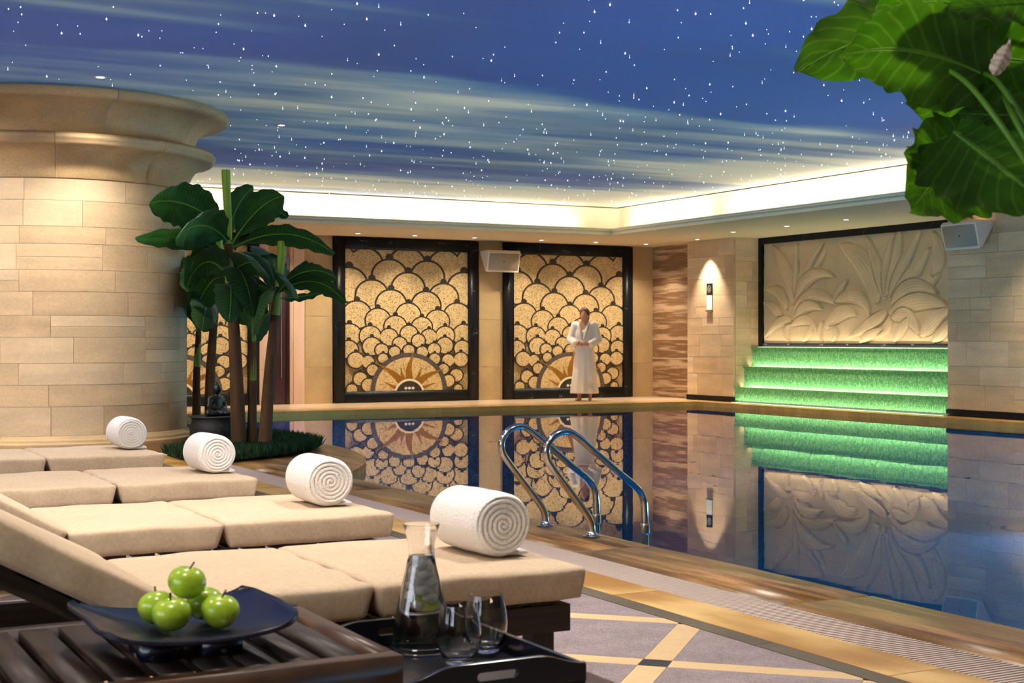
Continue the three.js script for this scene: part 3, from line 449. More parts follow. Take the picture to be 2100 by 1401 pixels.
// ───────── carved relief over the glowing steps ─────────
{
  const W = 5.1, y0 = 1.04, y1 = 2.79, nx = 560, ny = 200;
  const L = [[0.93,1.75,0.87,2.25,0.34,2.77,0.25],[0.98,1.83,1.01,2.33,1.03,2.80,0.10],[1.06,1.83,1.21,2.32,1.74,2.72,0.12],[1.16,1.87,1.52,2.29,1.81,2.64,0.12],[2.99,1.76,2.96,2.29,2.13,2.68,0.39],[3.19,1.77,3.08,2.22,2.76,2.77,0.19],[3.21,1.82,3.14,2.35,3.41,2.79,0.13],[3.25,1.85,3.47,2.27,3.55,2.83,0.19],[3.32,1.77,3.56,2.26,4.00,2.78,0.19],[3.36,1.72,3.86,2.13,4.17,2.50,0.24],[3.47,1.84,4.19,1.88,4.39,2.20,0.25],[4.27,2.11,4.47,2.40,4.23,2.75,0.22],[2.01,1.75,2.10,1.94,2.32,2.08,0.15],[1.03,1.66,1.21,2.40,2.01,2.14,0.22],[0.98,1.58,1.42,2.06,2.08,1.67,0.22],[1.01,1.43,1.24,1.81,1.71,1.60,0.19],[0.74,1.65,0.64,2.02,0.18,1.99,0.17],[0.61,1.48,0.42,1.71,0.12,1.76,0.15],[0.87,1.44,0.39,1.48,0.18,1.14,0.15],[0.93,1.36,1.36,1.57,1.62,1.19,0.15],[2.06,1.74,2.71,1.96,2.85,1.44,0.22],[1.79,1.32,2.20,1.69,2.55,1.49,0.22],[3.39,1.60,3.73,2.08,4.35,1.79,0.29],[3.34,1.52,3.98,1.83,4.59,1.57,0.25],[3.41,1.44,3.73,1.59,3.98,1.12,0.24],[4.02,1.18,4.27,1.45,4.61,1.56,0.22],[3.23,1.54,2.87,1.36,2.34,1.14,0.19],[3.30,1.46,3.25,1.26,3.01,1.14,0.15],[1.21,1.08,1.42,1.24,1.42,1.39,0.10],[1.67,1.09,1.57,1.24,1.71,1.42,0.08],[1.96,1.08,2.13,1.27,1.86,1.32,0.10],[2.65,1.06,2.87,1.23,3.21,1.26,0.13],[3.43,1.09,3.56,1.31,3.77,1.44,0.15],[0.80,1.09,0.64,1.28,0.85,1.36,0.12],[4.27,1.08,4.43,1.22,4.61,1.34,0.15]];
  const bz = L.map((l, k) => ({ w: l[6] * 0.62, k, p: Array.from({ length: 25 }, (_, i) => { const t = i / 24, a = (1 - t) ** 2, b = 2 * t * (1 - t), c = t * t; return [a * l[0] + b * l[2] + c * l[4], a * l[1] + b * l[3] + c * l[5]]; }) }));
  const H = (s, y) => {
    let h = 0.004 * Math.sin(s * 9 + y * 4) + 0.003 * Math.sin(y * 23 - s * 5);
    for (const b of bz) {
      let best = 9, at = 0, sd = 0;
      for (let i = 0; i < 24; i++) { const [x0, q0] = b.p[i], [x1, q1] = b.p[i + 1], dx = x1 - x0, dy = q1 - q0, ll = dx * dx + dy * dy, t = clamp(((s - x0) * dx + (y - q0) * dy) / ll), ex = s - x0 - dx * t, ey = y - q0 - dy * t, d = Math.hypot(ex, ey); if (d < best) { best = d; at = (i + t) / 24; sd = dx * ey - dy * ex > 0 ? d : -d; } }
      const hw = b.w * (0.25 + 0.75 * Math.sin(Math.PI * Math.pow(clamp(at * 0.97 + 0.02), 0.75))) * (at > 0.9 ? Math.sqrt(clamp((1 - at) / 0.1)) : 1);
      if (best < hw) { const e = sd / hw; h = (0.016 + 0.036 * (1 - e * e) ** 0.8 + 0.014 * e + 0.003 * Math.cos(e * 22) + 0.008 * (b.k / bz.length)) * smooth(1, 0.86, Math.abs(e) * 0.999) - 0.022 * smooth(0.8, 0.97, -e) ; }
    }
    return h;
  };
  const g = new THREE.PlaneGeometry(W, y1 - y0, nx, ny), p = g.attributes.position;
  for (let i = 0; i < p.count; i++) { const s = p.getX(i) + W / 2, y = p.getY(i) + (y0 + y1) / 2; p.setXYZ(i, 16.0 - 0.012 - H(s, y), y, -20.65 + s); }
  g.computeVertexNormals(); { const uv = g.attributes.uv; for (let i = 0; i < uv.count; i++) uv.setXY(i, p.getZ(i), p.getY(i)); }
  const t = thing('carved_relief', 'sand coloured relief of large carved leaves in a black marble frame', 'relief');
  mesh('carved_slab', g, mat({ map: stoneMap([222, 192, 146], 0.08, 641, 6, 6), roughness: 0.85, bumpMap: grain, bumpScale: 0.001, side: THREE.DoubleSide }), t);
  mesh('slab_back', box(16.0, 16.03, y0, y1, -20.65, -15.55), M.stone[2], t);
  const fb = (a, b, c, d, x) => box(x, 16.03, a, b, c, d, rr(0, 3), rr(0, 3));
  mesh('frame_bar', fb(0.97, SOF, -20.65, -20.56, 15.93), M.blackMarble, t); mesh('frame_bar', fb(y1, SOF, -20.56, -15.54, 15.93), M.blackMarble, t);
  mesh('frame_bar', fb(0.97, y0, -20.56, -15.54, 15.93), M.blackMarble, t); mesh('frame_bar', fb(y0, y1, -15.62, -15.54, 15.93), M.blackMarble, t);
}
M.greenMosaic = mat({ map: tex(512, 256, 1.6, 0.8, (u, v, i, j) => { const h = HASH[((i >> 1) * 613 + (j >> 2) * 2741) & 65535], n = fbm(u, v, 100, 30, 2, 651), k = 0.5 * h + 0.6 * n; return mix3([44, 112, 62], [164, 218, 142], clamp(k * 1.3 - 0.2)); }), roughness: 0.3 });
{
  const t = thing('glowing_cascade', 'three green mosaic cascade steps with light strips under the carved relief', 'cascade');
  const strip = mat({ color: 0xffffff, emissive: 0xd8ffc0, emissiveIntensity: 1.0 });
  for (const [x0, x1, ya, yb, zl] of [[15.42, 16.0, 0.0, 0.27, -20.645], [15.62, 16.0, 0.27, 0.63, -20.645], [15.80, 16.0, 0.63, 0.968, -20.645]]) {
    mesh('step', box(x0, x1, ya, yb - 0.02, zl, -15.55), M.greenMosaic, t);
    mesh('nosing', box(x0 - 0.03, x1, yb - 0.02, yb, zl, -15.55), M.greenMosaic, t);
    mesh('light_strip', box(x0 - 0.09, x0 - 0.07, ya, ya + 0.006, zl + 0.01, -15.57), strip, t);
    rectLight(x0 - 0.08, ya + 0.012, (-20.65 - 15.55) / 2, 5.05, 0.02, GREEN, POWER.step * 12, [x0 + 0.02, ya + 0.12, (-20.65 - 15.55) / 2]);
  }
  mesh('light_strip', box(15.85, 15.87, 0.968, 0.978, -20.55, -15.6), strip, t);
  rectLight(15.855, 0.985, -18.1, 4.9, 0.02, new THREE.Color().setRGB(1, 0.88, 0.72), POWER.relief * 3, [15.98, 1.6, -18.1]);
  mesh('base_slab', box(15.39, 15.42, 0.0, 0.025, -20.65, -15.55), M.blackMarble, t);
}
// ───────── wall loudspeakers ─────────
function loudspeaker(label, pos, turn) {
  const t = thing('wall_loudspeaker', label, 'loudspeaker', pos, turn); const shell = mat({ color: 0xe2d8c8, roughness: 0.45 }), cloth = mat({ color: 0xa79c88, roughness: 0.7 });
  const W = 0.66, Hh = 0.34; const s = new THREE.Shape([[0, -0.02], [0.2, -Hh + 0.02], [0.245, -Hh + 0.0], [0.33, 0.0], [0.3, 0.03], [0, 0.03]].map(([a, b]) => new THREE.Vector2(a, b)));   // side outline: tilted down
  const g = new THREE.ExtrudeGeometry(s, { depth: W - 0.02, bevelEnabled: true, bevelThickness: 0.01, bevelSize: 0.01, bevelSegments: 2 }); g.translate(0, 0, -W / 2 + 0.01); g.rotateY(-Math.PI / 2); boxUV(g); mesh('cabinet', g, shell, t);
  const gr = roundBox(W - 0.05, 0.315, 0.014, 0.006, 2, 2, 2); gr.rotateX(0.247); gr.translate(0, -0.168, 0.298); mesh('grille', gr, cloth, t);
  const b = new THREE.CylinderGeometry(0.012, 0.012, 0.006, 14); b.rotateX(Math.PI / 2 + 0.247); b.translate(0, -0.168, 0.307); mesh('badge', b, mat({ color: 0x35302a, roughness: 0.4 }), t);
  mesh('bracket', box(-0.06, 0.06, -0.05, 0.02, -0.03, 0.02), shell, t);
}
loudspeaker('white wedge loudspeaker on the wall between two mosaic panels', [12.2, 2.68, BACK + 0.04], 0.0);
loudspeaker('white wedge loudspeaker on the ashlar wall beside the carved relief', [RIGHT - 0.03, 2.72, -14.98], -Math.PI / 2);
// ───────── plaque on the pier ─────────
{
  const t = thing('wall_plaque', 'upright plaque, black above with ring emblem, white below, on pier', 'plaque', [RIGHT, 1.6, -21.36], -Math.PI / 2);
  const c = document.createElement('canvas'); c.width = 128; c.height = 180; const x = c.getContext('2d'); x.fillStyle = '#16120e'; x.fillRect(0, 0, 128, 180); x.strokeStyle = '#b9b4a8'; x.lineWidth = 9; x.beginPath(); x.ellipse(62, 86, 32, 52, 0, 0, 7); x.stroke(); x.lineWidth = 7; x.beginPath(); x.moveTo(44, 66); x.lineTo(64, 92); x.lineTo(84, 62); x.moveTo(64, 92); x.lineTo(46, 118); x.moveTo(64, 92); x.lineTo(84, 116); x.stroke(); x.beginPath(); x.arc(62, 60, 9, 0, 7); x.fillStyle = '#16120e'; x.fill();
  const ct = new THREE.CanvasTexture(c); ct.colorSpace = THREE.SRGBColorSpace;
  const d = document.createElement('canvas'); d.width = 128; d.height = 200; const y = d.getContext('2d'); y.fillStyle = '#e9eae6'; y.fillRect(0, 0, 128, 200); y.fillStyle = '#b9c2c0'; for (let k = 0; k < 5; k++) y.fillRect(34 + k * 14, 88, 9, 6); for (let k = 0; k < 7; k++) y.fillRect(20 + k * 13, 134, 9, 7);
  const dt = new THREE.CanvasTexture(d); dt.colorSpace = THREE.SRGBColorSpace;
  const plateG = (w, h, py) => { const g = new THREE.BoxGeometry(w, h, 0.02); g.translate(0, py, 0.012); return g; };
  mesh('backing', box(-0.085, 0.085, 0.0, 0.53, 0, 0.004), M.white, t);
  mesh('emblem_plate', plateG(0.16, 0.21, 0.41), mat({ map: ct, roughness: 0.3 }), t); mesh('text_plate', plateG(0.16, 0.26, 0.17), mat({ map: dt, roughness: 0.35 }), t);
  mesh('ledge', box(-0.085, 0.085, 0.0, 0.03, 0, 0.04), mat({ color: 0x7d7460, roughness: 0.5 }), t);
}
// ───────── pool ladder rails ─────────
{
  for (const [z, label] of [[-7.46, 'bent chrome pool handrail next to the rounded planted peninsula side'], [-6.93, 'bent chrome pool handrail, the one farther from the planted peninsula']]) {
    const t = thing('pool_handrail', label, 'handrail', [4.19, 0, z], 0, 'pair of pool handrails'); t.scale.y = 0.97;
    mesh('rail', tube([[0, 0.0, 0], [0, 0.05, 0], [-0.015, 0.1, 0], [-0.06, 0.165, 0], [-0.16, 0.29, 0], [-0.255, 0.41, 0], [-0.29, 0.47, 0], [-0.285, 0.54, 0], [-0.235, 0.595, 0], [-0.16, 0.61, 0], [-0.09, 0.575, 0], [0.03, 0.48, 0], [0.18, 0.36, 0], [0.29, 0.275, 0], [0.335, 0.22, 0], [0.35, 0.15, 0], [0.355, 0.0, 0], [0.355, -0.3, 0], [0.355, -0.75, 0]], 0.0205, 120, 12), M.chrome, t);
    mesh('flange', lathe([[0.021, 0.03], [0.026, 0.028], [0.03, 0.01], [0.05, 0.008], [0.052, 0.002], [0.02, 0.002]], 24), M.chrome, t);
    const c = lathe([[0.02, -0.03], [0.027, -0.03], [0.029, -0.02], [0.027, 0.02], [0.029, 0.035], [0.02, 0.035]], 20); c.translate(0.353, 0.02, 0); mesh('collar', c, M.chrome, t);
  }
}
// ───────── loungers with rolled towels ─────────
const wrinkle = (s) => (v, n) => { const a = 0.004 * Math.sin(v.x * 23 + s + 3 * Math.sin(v.z * 7)) * Math.sin(v.z * 17 + s * 2); if (n) v.addScaledVector(n.y !== 0 ? V(0, Math.sign(n.y), 0) : n, a); };
function cushion(w, h, d, seed) {
  return roundBox(w, h, d, 0.015, 28, 8, 32, (v, n) => {
    const ex = 1 - (2 * v.x / w) ** 2, ez = 1 - (2 * v.z / d) ** 2, ey = 1 - (2 * v.y / h) ** 2;
    v.y += Math.sign(v.y) * 0.004 * Math.max(0, ex) ** 0.35 * Math.max(0, ez) ** 0.35;
    if (Math.abs(v.x) > w / 2 - 0.02) v.x -= Math.sign(v.x) * 0.02 * clamp(0.5 - v.y / h);
    v.x *= 1 + 0.006 * ey; v.z *= 1 + 0.006 * ey;
    const k = 0.0012 * Math.sin(v.x * 19 + seed * 5 + 2.2 * Math.sin(v.z * 9 + seed)) + 0.0012 * Math.sin(v.z * 31 + seed * 3 + v.x * 11) + 0.002 * (vn(v.x * 12 + 50, v.z * 12 + 50, 97, 97, seed & 7) - 0.5);
    v.y += k * (v.y > 0 ? 1 : 0.4); if (Math.abs(v.z) > d / 2 - 0.03) v.z += 0.0035 * Math.sin(v.x * 38 + seed * 7 + v.y * 20) * Math.sign(v.z);
    if (Math.abs(v.x) > w / 2 - 0.03) v.x += 0.003 * Math.sin(v.z * 28 + seed * 4 + v.y * 26) * Math.sign(v.x);
  });
}
const LW = 0.775;
function lounger(zNear, label, i) {
  const foot = [2.045, 2.07, 2.05, 2.045][i], zc = zNear - LW / 2, t = thing('sun_lounger', label, 'sun lounger', [foot, 0, zc]), top = 0.48, th = 0.088;
  const bed = top - th, ang = 0.5;
  // wooden frame: two long rails, cross boards, legs, slats
  for (const s of [-1, 1]) mesh('side_rail', box(-1.95, -0.05, bed - 0.085, bed - 0.012, s * (LW / 2 - 0.03) - 0.017, s * (LW / 2 - 0.03) + 0.017, i, i), M.darkWood, t);
  for (const x of [-0.085, -1.93]) mesh('end_rail', box(x, x + 0.035, bed - 0.085, bed - 0.012, -LW / 2 + 0.05, LW / 2 - 0.05, i, i, true), M.darkWood, t);
  for (const s of [-1, 1]) for (const x of [-0.13, -1.85]) mesh('leg', box(x - 0.03, x + 0.035, 0, bed - 0.013, s * (LW / 2 - 0.055) - 0.03, s * (LW / 2 - 0.055) + 0.03, i, i), M.darkWood, t);
  for (let k = 0; k < 11; k++) mesh('slat', box(-0.1 - k * 0.095 - 0.07, -0.1 - k * 0.095, bed - 0.012, bed, -LW / 2 + 0.02, LW / 2 - 0.02, k, i, true), M.darkWood, t);
  const c1 = mesh('seat_cushion', cushion(0.625, th, LW, i * 3 + 1), M.canvas, t); c1.position.set(-0.315, bed + th / 2, 0);
  const c2 = mesh('seat_cushion', cushion(0.52, th, LW, i * 3 + 2), M.canvas, t); c2.position.set(-0.625 - 0.262, bed + th / 2, 0);
  const back = mesh('back_cushion', cushion(0.8, th, LW, i * 3 + 3), M.canvas, t); back.rotation.z = -ang; back.position.set(-1.15 - 0.385 * Math.cos(ang) - 0.02, bed + th / 2 + 0.385 * Math.sin(ang) + 0.012, 0);
  const br = thing('x', '', ''); scene.remove(br); br.name = 'back_frame'; br.userData = {}; br.position.set(-1.15, bed, 0); br.rotation.z = -ang; t.add(br);
  for (const s of [-1, 1]) mesh('back_rail', box(-0.82, 0, -0.055, 0, s * (LW / 2 - 0.05) - 0.02, s * (LW / 2 - 0.05) + 0.02, i, 0), M.darkWood, br);
  for (let k = 0; k < 8; k++) mesh('back_slat', box(-0.09 - k * 0.1, -0.03 - k * 0.1, -0.012, 0, -LW / 2 + 0.03, LW / 2 - 0.03, k, 1, true), M.darkWood, br);
  if (i === 2) { const p = mesh('head_pillow', roundBox(0.3, 0.12, 0.56, 0.055, 16, 8, 20, (v) => { v.y += 0.006 * Math.sin(v.x * 30 + v.z * 12); v.y *= 0.75 + 0.35 * (1 - (2 * v.z / 0.56) ** 2); }), M.canvas, t); p.rotation.z = -ang; p.position.set(-1.15 - 0.6 * Math.cos(ang), bed + th + 0.6 * Math.sin(ang) + 0.06, 0); }
  return t;
}
function towel(x, z, len, r, label, turn, i) {
  const t = thing('rolled_towel', label, 'towel', [x, 0.487, z], turn);
  const nA = 72, nR = 34, nL = 16, P = [], U = [], I = [], pitch = r / 6.2;
  const face = (s) => { const b = P.length / 3; for (let k = 0; k <= nR; k++) for (let a = 0; a <= nA; a++) { const th = a / nA * Math.PI * 2, q = k / nR * r, f = (q / pitch - s * th / (Math.PI * 2) + i * 0.3) % 1, g = Math.abs(((f + 1) % 1) - 0.5) * 2, wob = 1 + 0.012 * Math.sin(3 * th + i); const e = q > r * 0.86 ? (q - r * 0.86) / (r * 0.14) : 0; const zz = len / 2 - 0.009 * Math.pow(g, 3) * (1 - e) - 0.022 * e * e + 0.006 * (1 - q / r); P.push(q * wob * Math.cos(th), q * wob * Math.sin(th) * 0.97, s * zz); U.push(q * Math.cos(th), q * Math.sin(th)); } for (let k = 0; k < nR; k++) for (let a = 0; a < nA; a++) { const p = b + k * (nA + 1) + a, q = p + nA + 1; s > 0 ? I.push(p, q, q + 1, p, q + 1, p + 1) : I.push(p, q + 1, q, p, p + 1, q + 1); } };
  face(1); face(-1);
  const b = P.length / 3; for (let k = 0; k <= nL; k++) for (let a = 0; a <= nA; a++) { const th = a / nA * Math.PI * 2, f = k / nL, zz = mix(-1, 1, f) * (len / 2 - 0.022), bulge = 1 + 0.02 * (1 - (2 * f - 1) ** 2), wob = (1 + 0.012 * Math.sin(3 * th + i)) * bulge * (1 + 0.006 * Math.sin(f * 14 + th * 2)); P.push(r * wob * Math.cos(th), r * wob * Math.sin(th) * 0.97, zz); U.push(th * r, zz); }
  for (let k = 0; k < nL; k++) for (let a = 0; a < nA; a++) { const p = b + k * (nA + 1) + a, q = p + nA + 1; I.push(p, p + 1, q + 1, p, q + 1, q); }
  const g = new THREE.BufferGeometry(); g.setAttribute('position', new THREE.Float32BufferAttribute(P, 3)); g.setAttribute('uv', new THREE.Float32BufferAttribute(U, 2)); g.setIndex(I); g.computeVertexNormals(); smoothNormals(g);
  mesh('roll', g, M.towel, t).position.y = r * 0.985;
  const fl = roundBox(0.075, 0.012, len - 0.05, 0.0055, 6, 3, 12, (v) => { v.y += 0.002 * Math.sin(v.z * 40); }); fl.translate(r * 0.62, 0.008, 0); mesh('loose_edge', fl, M.towel, t);
}
[[-3.4, 'canvas sun lounger next to the slatted table with the apples'], [-4.78, 'second canvas sun lounger, counted away from the slatted table'], [-6.27, 'canvas sun lounger with a head pillow on its raised back'], [-7.86, 'canvas sun lounger next to the round stone column']].forEach(([z, l], i) => lounger(z, l, i));
towel(1.885, -3.75, 0.29, 0.093, 'white rolled towel on the lounger nearest the glass carafe', 0.05, 0);
towel(1.91, -5.14, 0.28, 0.092, 'white rolled towel on the second lounger from the slatted table', -0.03, 1);
towel(1.92, -6.62, 0.26, 0.09, 'white rolled towel on the lounger with the head pillow', 0.04, 2);
towel(1.92, -8.26, 0.26, 0.09, 'white rolled towel on the lounger beside the stone column', 0.0, 3);
// ───────── slatted side table with bowl of apples ─────────
{
  const x0 = -0.05, x1 = 1.17, z0 = -3.33, z1 = -2.66, top = 0.47;
  const t = thing('slatted_table', 'dark slatted wooden side table carrying the bowl of apples', 'table', [0, 0, 0]);
  const board = (name, a, b, c, d, e, f, m, s) => { const g = roundBox(b - a, d - c, f - e, 0.004, 1, 1, 1); g.translate((a + b) / 2, (c + d) / 2, (e + f) / 2); mesh(name, boxUV(g, rr(0, 3), rr(0, 3), s), m, t); };
  board('front_rail', x0, x1, top - 0.085, top, z1 - 0.05, z1, M.teakWarm); board('back_rail', x0, x1, top - 0.085, top, z0, z0 + 0.05, M.teak);
  board('side_rail', x1 - 0.05, x1, top - 0.085, top - 0.001, z0 + 0.05, z1 - 0.05, M.teakWarm, true); board('side_rail', x0, x0 + 0.05, top - 0.085, top - 0.001, z0 + 0.05, z1 - 0.05, M.teak, true);
  const n = 13, sw = 0.064, span = x1 - x0 - 0.1, gap = (span - n * sw) / (n + 1);
  for (let k = 0; k < n; k++) { const a = x0 + 0.05 + gap + k * (sw + gap); board('slat', a, a + sw, top - 0.022, top, z0 + 0.049, z1 - 0.049, M.teak, true); }
  for (const x of [x0 + 0.03, x1 - 0.085]) for (const z of [z0 + 0.03, z1 - 0.085]) board('leg', x, x + 0.055, 0, top - 0.085, z, z + 0.055, M.teak, true);
  board('lower_shelf', x0 + 0.05, x1 - 0.05, 0.12, 0.14, z0 + 0.06, z1 - 0.06, M.darkWood);
}
{
  const cx = 0.785, cz = -2.9, t = thing('square_dish', 'glossy dark blue curved square dish on block feet holding apples', 'dish', [cx, 0.47, cz], 0.0);
  const W = 0.4, D = 0.385, n = 36, top = new THREE.BufferGeometry(), P = [], U = [], I = [];
  const shape = (a, b) => { const c = 0.36, ax = Math.abs(a), ab = Math.abs(b); let x = a, z = b; const m = Math.hypot(Math.max(0, ax - 1 + c), Math.max(0, ab - 1 + c)); if (m > c) { x = Math.sign(a) * (1 - c + (ax - 1 + c) * c / m); z = Math.sign(b) * (1 - c + (ab - 1 + c) * c / m); } return [x * W / 2, 0.045 + 0.048 * Math.abs(a) ** 2.2 * (1 - 0.2 * b * b) + 0.014 * Math.abs(b) ** 3 - 0.012 * (a * a) * (b * b) * (b > 0 ? 1 : 0.3), z * D / 2]; };
  for (const s of [0, 1]) for (let j = 0; j <= n; j++) for (let i = 0; i <= n; i++) { const [x, y, z] = shape(2 * i / n - 1, 2 * j / n - 1); P.push(x, y - s * 0.009, z); U.push(x, z); }
  const N = (n + 1) ** 2; for (let j = 0; j < n; j++) for (let i = 0; i < n; i++) { const p = j * (n + 1) + i, q = p + n + 1; I.push(p, q, q + 1, p, q + 1, p + 1, N + p, N + q + 1, N + q, N + p, N + p + 1, N + q + 1); }
  const rimI = []; for (let i = 0; i < n; i++) rimI.push([i, i + 1], [n * (n + 1) + i + 1, n * (n + 1) + i], [(i + 1) * (n + 1), i * (n + 1)], [i * (n + 1) + n, (i + 1) * (n + 1) + n]); for (const [a, b] of rimI) I.push(a, b, N + b, a, N + b, N + a);
  top.setAttribute('position', new THREE.Float32BufferAttribute(P, 3)); top.setAttribute('uv', new THREE.Float32BufferAttribute(U, 2)); top.setIndex(I); top.computeVertexNormals(); M.glaze.side = THREE.DoubleSide; mesh('dish_body', top, M.glaze, t);
  for (const x of [-0.075, 0.045]) { const f = roundBox(0.085, 0.042, 0.12, 0.008, 2, 2, 2); f.translate(x + 0.015, 0.0205, 0.03); mesh('foot', f, M.glaze, t); }
  // apples
  const prof = []; for (let i = 0; i <= 30; i++) { const a = -Math.PI / 2 + Math.PI * i / 30, c = Math.cos(a), s = Math.sin(a); let r = c * (1 + 0.06 * s), y = s * 0.88; if (s > 0) y -= 0.3 * Math.exp(-((r / 0.26) ** 2)) ; else y += 0.16 * Math.exp(-((r / 0.22) ** 2)); prof.push(new THREE.Vector2(Math.max(0.0001, r) * 0.0385, y * 0.0385)); }
  const ag = new THREE.LatheGeometry(prof, 40); { const p = ag.attributes.position; for (let i = 0; i < p.count; i++) { const a = Math.atan2(p.getZ(i), p.getX(i)), k = 1 + 0.018 * Math.cos(5 * a) * (p.getY(i) < 0 ? 1 : 0.5); p.setX(i, p.getX(i) * k); p.setZ(i, p.getZ(i) * k); } ag.computeVertexNormals(); }
  const sg = taperTube([[0, 0.018, 0], [0.001, 0.03, 0.001], [0.006, 0.043, 0.002]], 0.0016, 0.0022, 6, 6);
  for (const [dx, dy, dz, rx, rz, label] of [[-0.062, 0.0865, 0.052, 0.2, 0.25, 'green apple leaning toward the table front under the pile top'], [-0.07, 0.0865, -0.03, -0.25, 0.15, 'green apple half hidden behind the front leaning apple'], [0.034, 0.086, 0.062, 0.05, -0.1, 'yellow green apple on the carafe side of the pile'], [0.03, 0.086, -0.035, -0.2, -0.3, 'green apple mostly hidden at the rear of the pile'], [-0.018, 0.139, 0.005, 0.1, -0.18, 'green apple with a stem balanced on top of the pile']]) {
    const o = thing('green_apple', label, 'apple', [cx + dx + 0.028, 0.47 + dy, cz + dz], rr(0, 6), 'green apples piled in the dish'); o.rotation.set(rx, rr(0, 6), rz); mesh('flesh', ag, M.apple, o); mesh('stem', sg, M.stem, o);
  }
}
// ───────── low table, tray, carafe and glasses ─────────
{
  const t = thing('low_table', 'low brown wooden table under the black tray', 'table'), x0 = 1.185, x1 = 1.7, z0 = -3.32, z1 = -2.68;
  const b = (name, a, c, y0, y1, e, f, m, s) => mesh(name, box(a, c, y0, y1, e, f, rr(0, 3), rr(0, 3), s), m, t);
  for (let k = 0; k < 6; k++) b('top_board', x0 + k * (x1 - x0) / 6 + 0.002, x0 + (k + 1) * (x1 - x0) / 6 - 0.002, 0.325, 0.345, z0, z1, M.teakWarm, true);
  b('apron', x0, x1, 0.26, 0.325, z1 - 0.03, z1, M.teakWarm); b('apron', x0, x1, 0.26, 0.325, z0, z0 + 0.03, M.teak); b('apron', x1 - 0.03, x1, 0.26, 0.325, z0 + 0.03, z1 - 0.03, M.teak, true); b('apron', x0, x0 + 0.03, 0.26, 0.325, z0 + 0.03, z1 - 0.03, M.teak, true);
  for (const x of [x0 + 0.03, x1 - 0.08]) for (const z of [z0 + 0.03, z1 - 0.08]) b('leg', x, x + 0.05, 0, 0.26, z, z + 0.05, M.teak);
}
{
  const cx = 1.41, cz = -2.99, w = 0.215, d = 0.275, t = thing('serving_tray', 'black lacquered serving tray with cut out handles', 'tray', [cx, 0.345, cz]);
  mesh('tray_base', box(-w, w, 0.0, 0.012, -d, d), M.lacquer, t);
  for (const s of [-1, 1]) mesh('long_side', box(s * w - (s > 0 ? 0.012 : 0), s * w + (s < 0 ? 0.012 : 0), 0.012, 0.05, -d, d), M.lacquer, t);
  const sh = new THREE.Shape(); sh.moveTo(-w, 0.012); sh.lineTo(w, 0.012); sh.lineTo(w, 0.05); sh.bezierCurveTo(w * 0.75, 0.05, w * 0.7, 0.074, w * 0.4, 0.074); sh.lineTo(-w * 0.4, 0.074); sh.bezierCurveTo(-w * 0.7, 0.074, -w * 0.75, 0.05, -w, 0.05); sh.closePath();
  const ho = new THREE.Path(); ho.moveTo(-0.04, 0.035); ho.lineTo(0.04, 0.035); ho.absarc(0.04, 0.046, 0.011, -Math.PI / 2, Math.PI / 2, false); ho.lineTo(-0.04, 0.057); ho.absarc(-0.04, 0.046, 0.011, Math.PI / 2, Math.PI * 1.5, false); sh.holes.push(ho);
  for (const s of [-1, 1]) { const g = new THREE.ExtrudeGeometry(sh, { depth: 0.012, bevelEnabled: true, bevelSize: 0.002, bevelThickness: 0.002, bevelSegments: 2 }); g.translate(0, 0, s > 0 ? d - 0.012 : -d); mesh('handle_side', boxUV(g), M.lacquer, t); }
}
{
  const y = 0.3575;
  const t = thing('water_carafe', 'clear glass carafe of iced water on the black tray', 'carafe', [1.44, y, -3.172]); t.scale.set(1.1, 1, 1.1);
  mesh('bottle', lathe([[0.0001, 0], [0.058, 0], [0.063, 0.004], [0.064, 0.012], [0.06, 0.06], [0.052, 0.11], [0.042, 0.16], [0.033, 0.2], [0.0285, 0.23], [0.0295, 0.255], [0.036, 0.285], [0.0405, 0.3], [0.039, 0.301], [0.0335, 0.285], [0.027, 0.255], [0.026, 0.23], [0.0305, 0.2], [0.0395, 0.16], [0.0495, 0.11], [0.0575, 0.06], [0.061, 0.016], [0.055, 0.009], [0.0001, 0.008]], 56), M.glass, t);
  mesh('water', lathe([[0.0001, 0.0075], [0.0553, 0.0085], [0.0614, 0.0158], [0.0579, 0.06], [0.0499, 0.11], [0.0399, 0.16], [0.0309, 0.2], [0.0266, 0.225], [0.0001, 0.2245]], 56), M.waterSolid, t);
  const slice = new THREE.CylinderGeometry(0.024, 0.024, 0.006, 24); slice.rotateX(0.9); slice.translate(0.004, 0.112, 0.012); mesh('lime_slice', slice, phys({ color: 0xc0c848, roughness: 0.6 }), t);
  const r = rng(77); for (let k = 0; k < 16; k++) { const g = roundBox(0.024, 0.02, 0.022, 0.005, 3, 3, 3); g.rotateX(r() * 3); g.rotateY(r() * 3); const h = 0.1 + k * 0.0072, a = k * 2.4, q = 0.02 * (1 - (h - 0.1) * 6.5); g.translate(q * Math.cos(a), h, q * Math.sin(a)); mesh('ice_cube', g, phys({ color: 0xf4f6f8, transmission: 0.4, roughness: 0.5, ior: 1.31, thickness: 0.02 }), t); }
  const gp = [[0.0001, 0], [0.024, 0], [0.027, 0.003], [0.036, 0.018], [0.043, 0.04], [0.0445, 0.06], [0.042, 0.085], [0.036, 0.118], [0.0348, 0.1185], [0.0406, 0.085], [0.0431, 0.06], [0.0415, 0.04], [0.0345, 0.02], [0.024, 0.012], [0.0001, 0.01]], gg = lathe(gp, 48);
  for (const [x, z, label] of [[1.45, -2.985, 'stemless wine glass beside the cut out handle of the tray'], [1.565, -3.075, 'stemless wine glass by the long tray side facing the pool']]) { const o = solo('wine_glass', gg, M.glass, label, 'glass', 'stemless glasses on the tray'); o.position.set(x, y, z); o.scale.setScalar(1.16); }
}
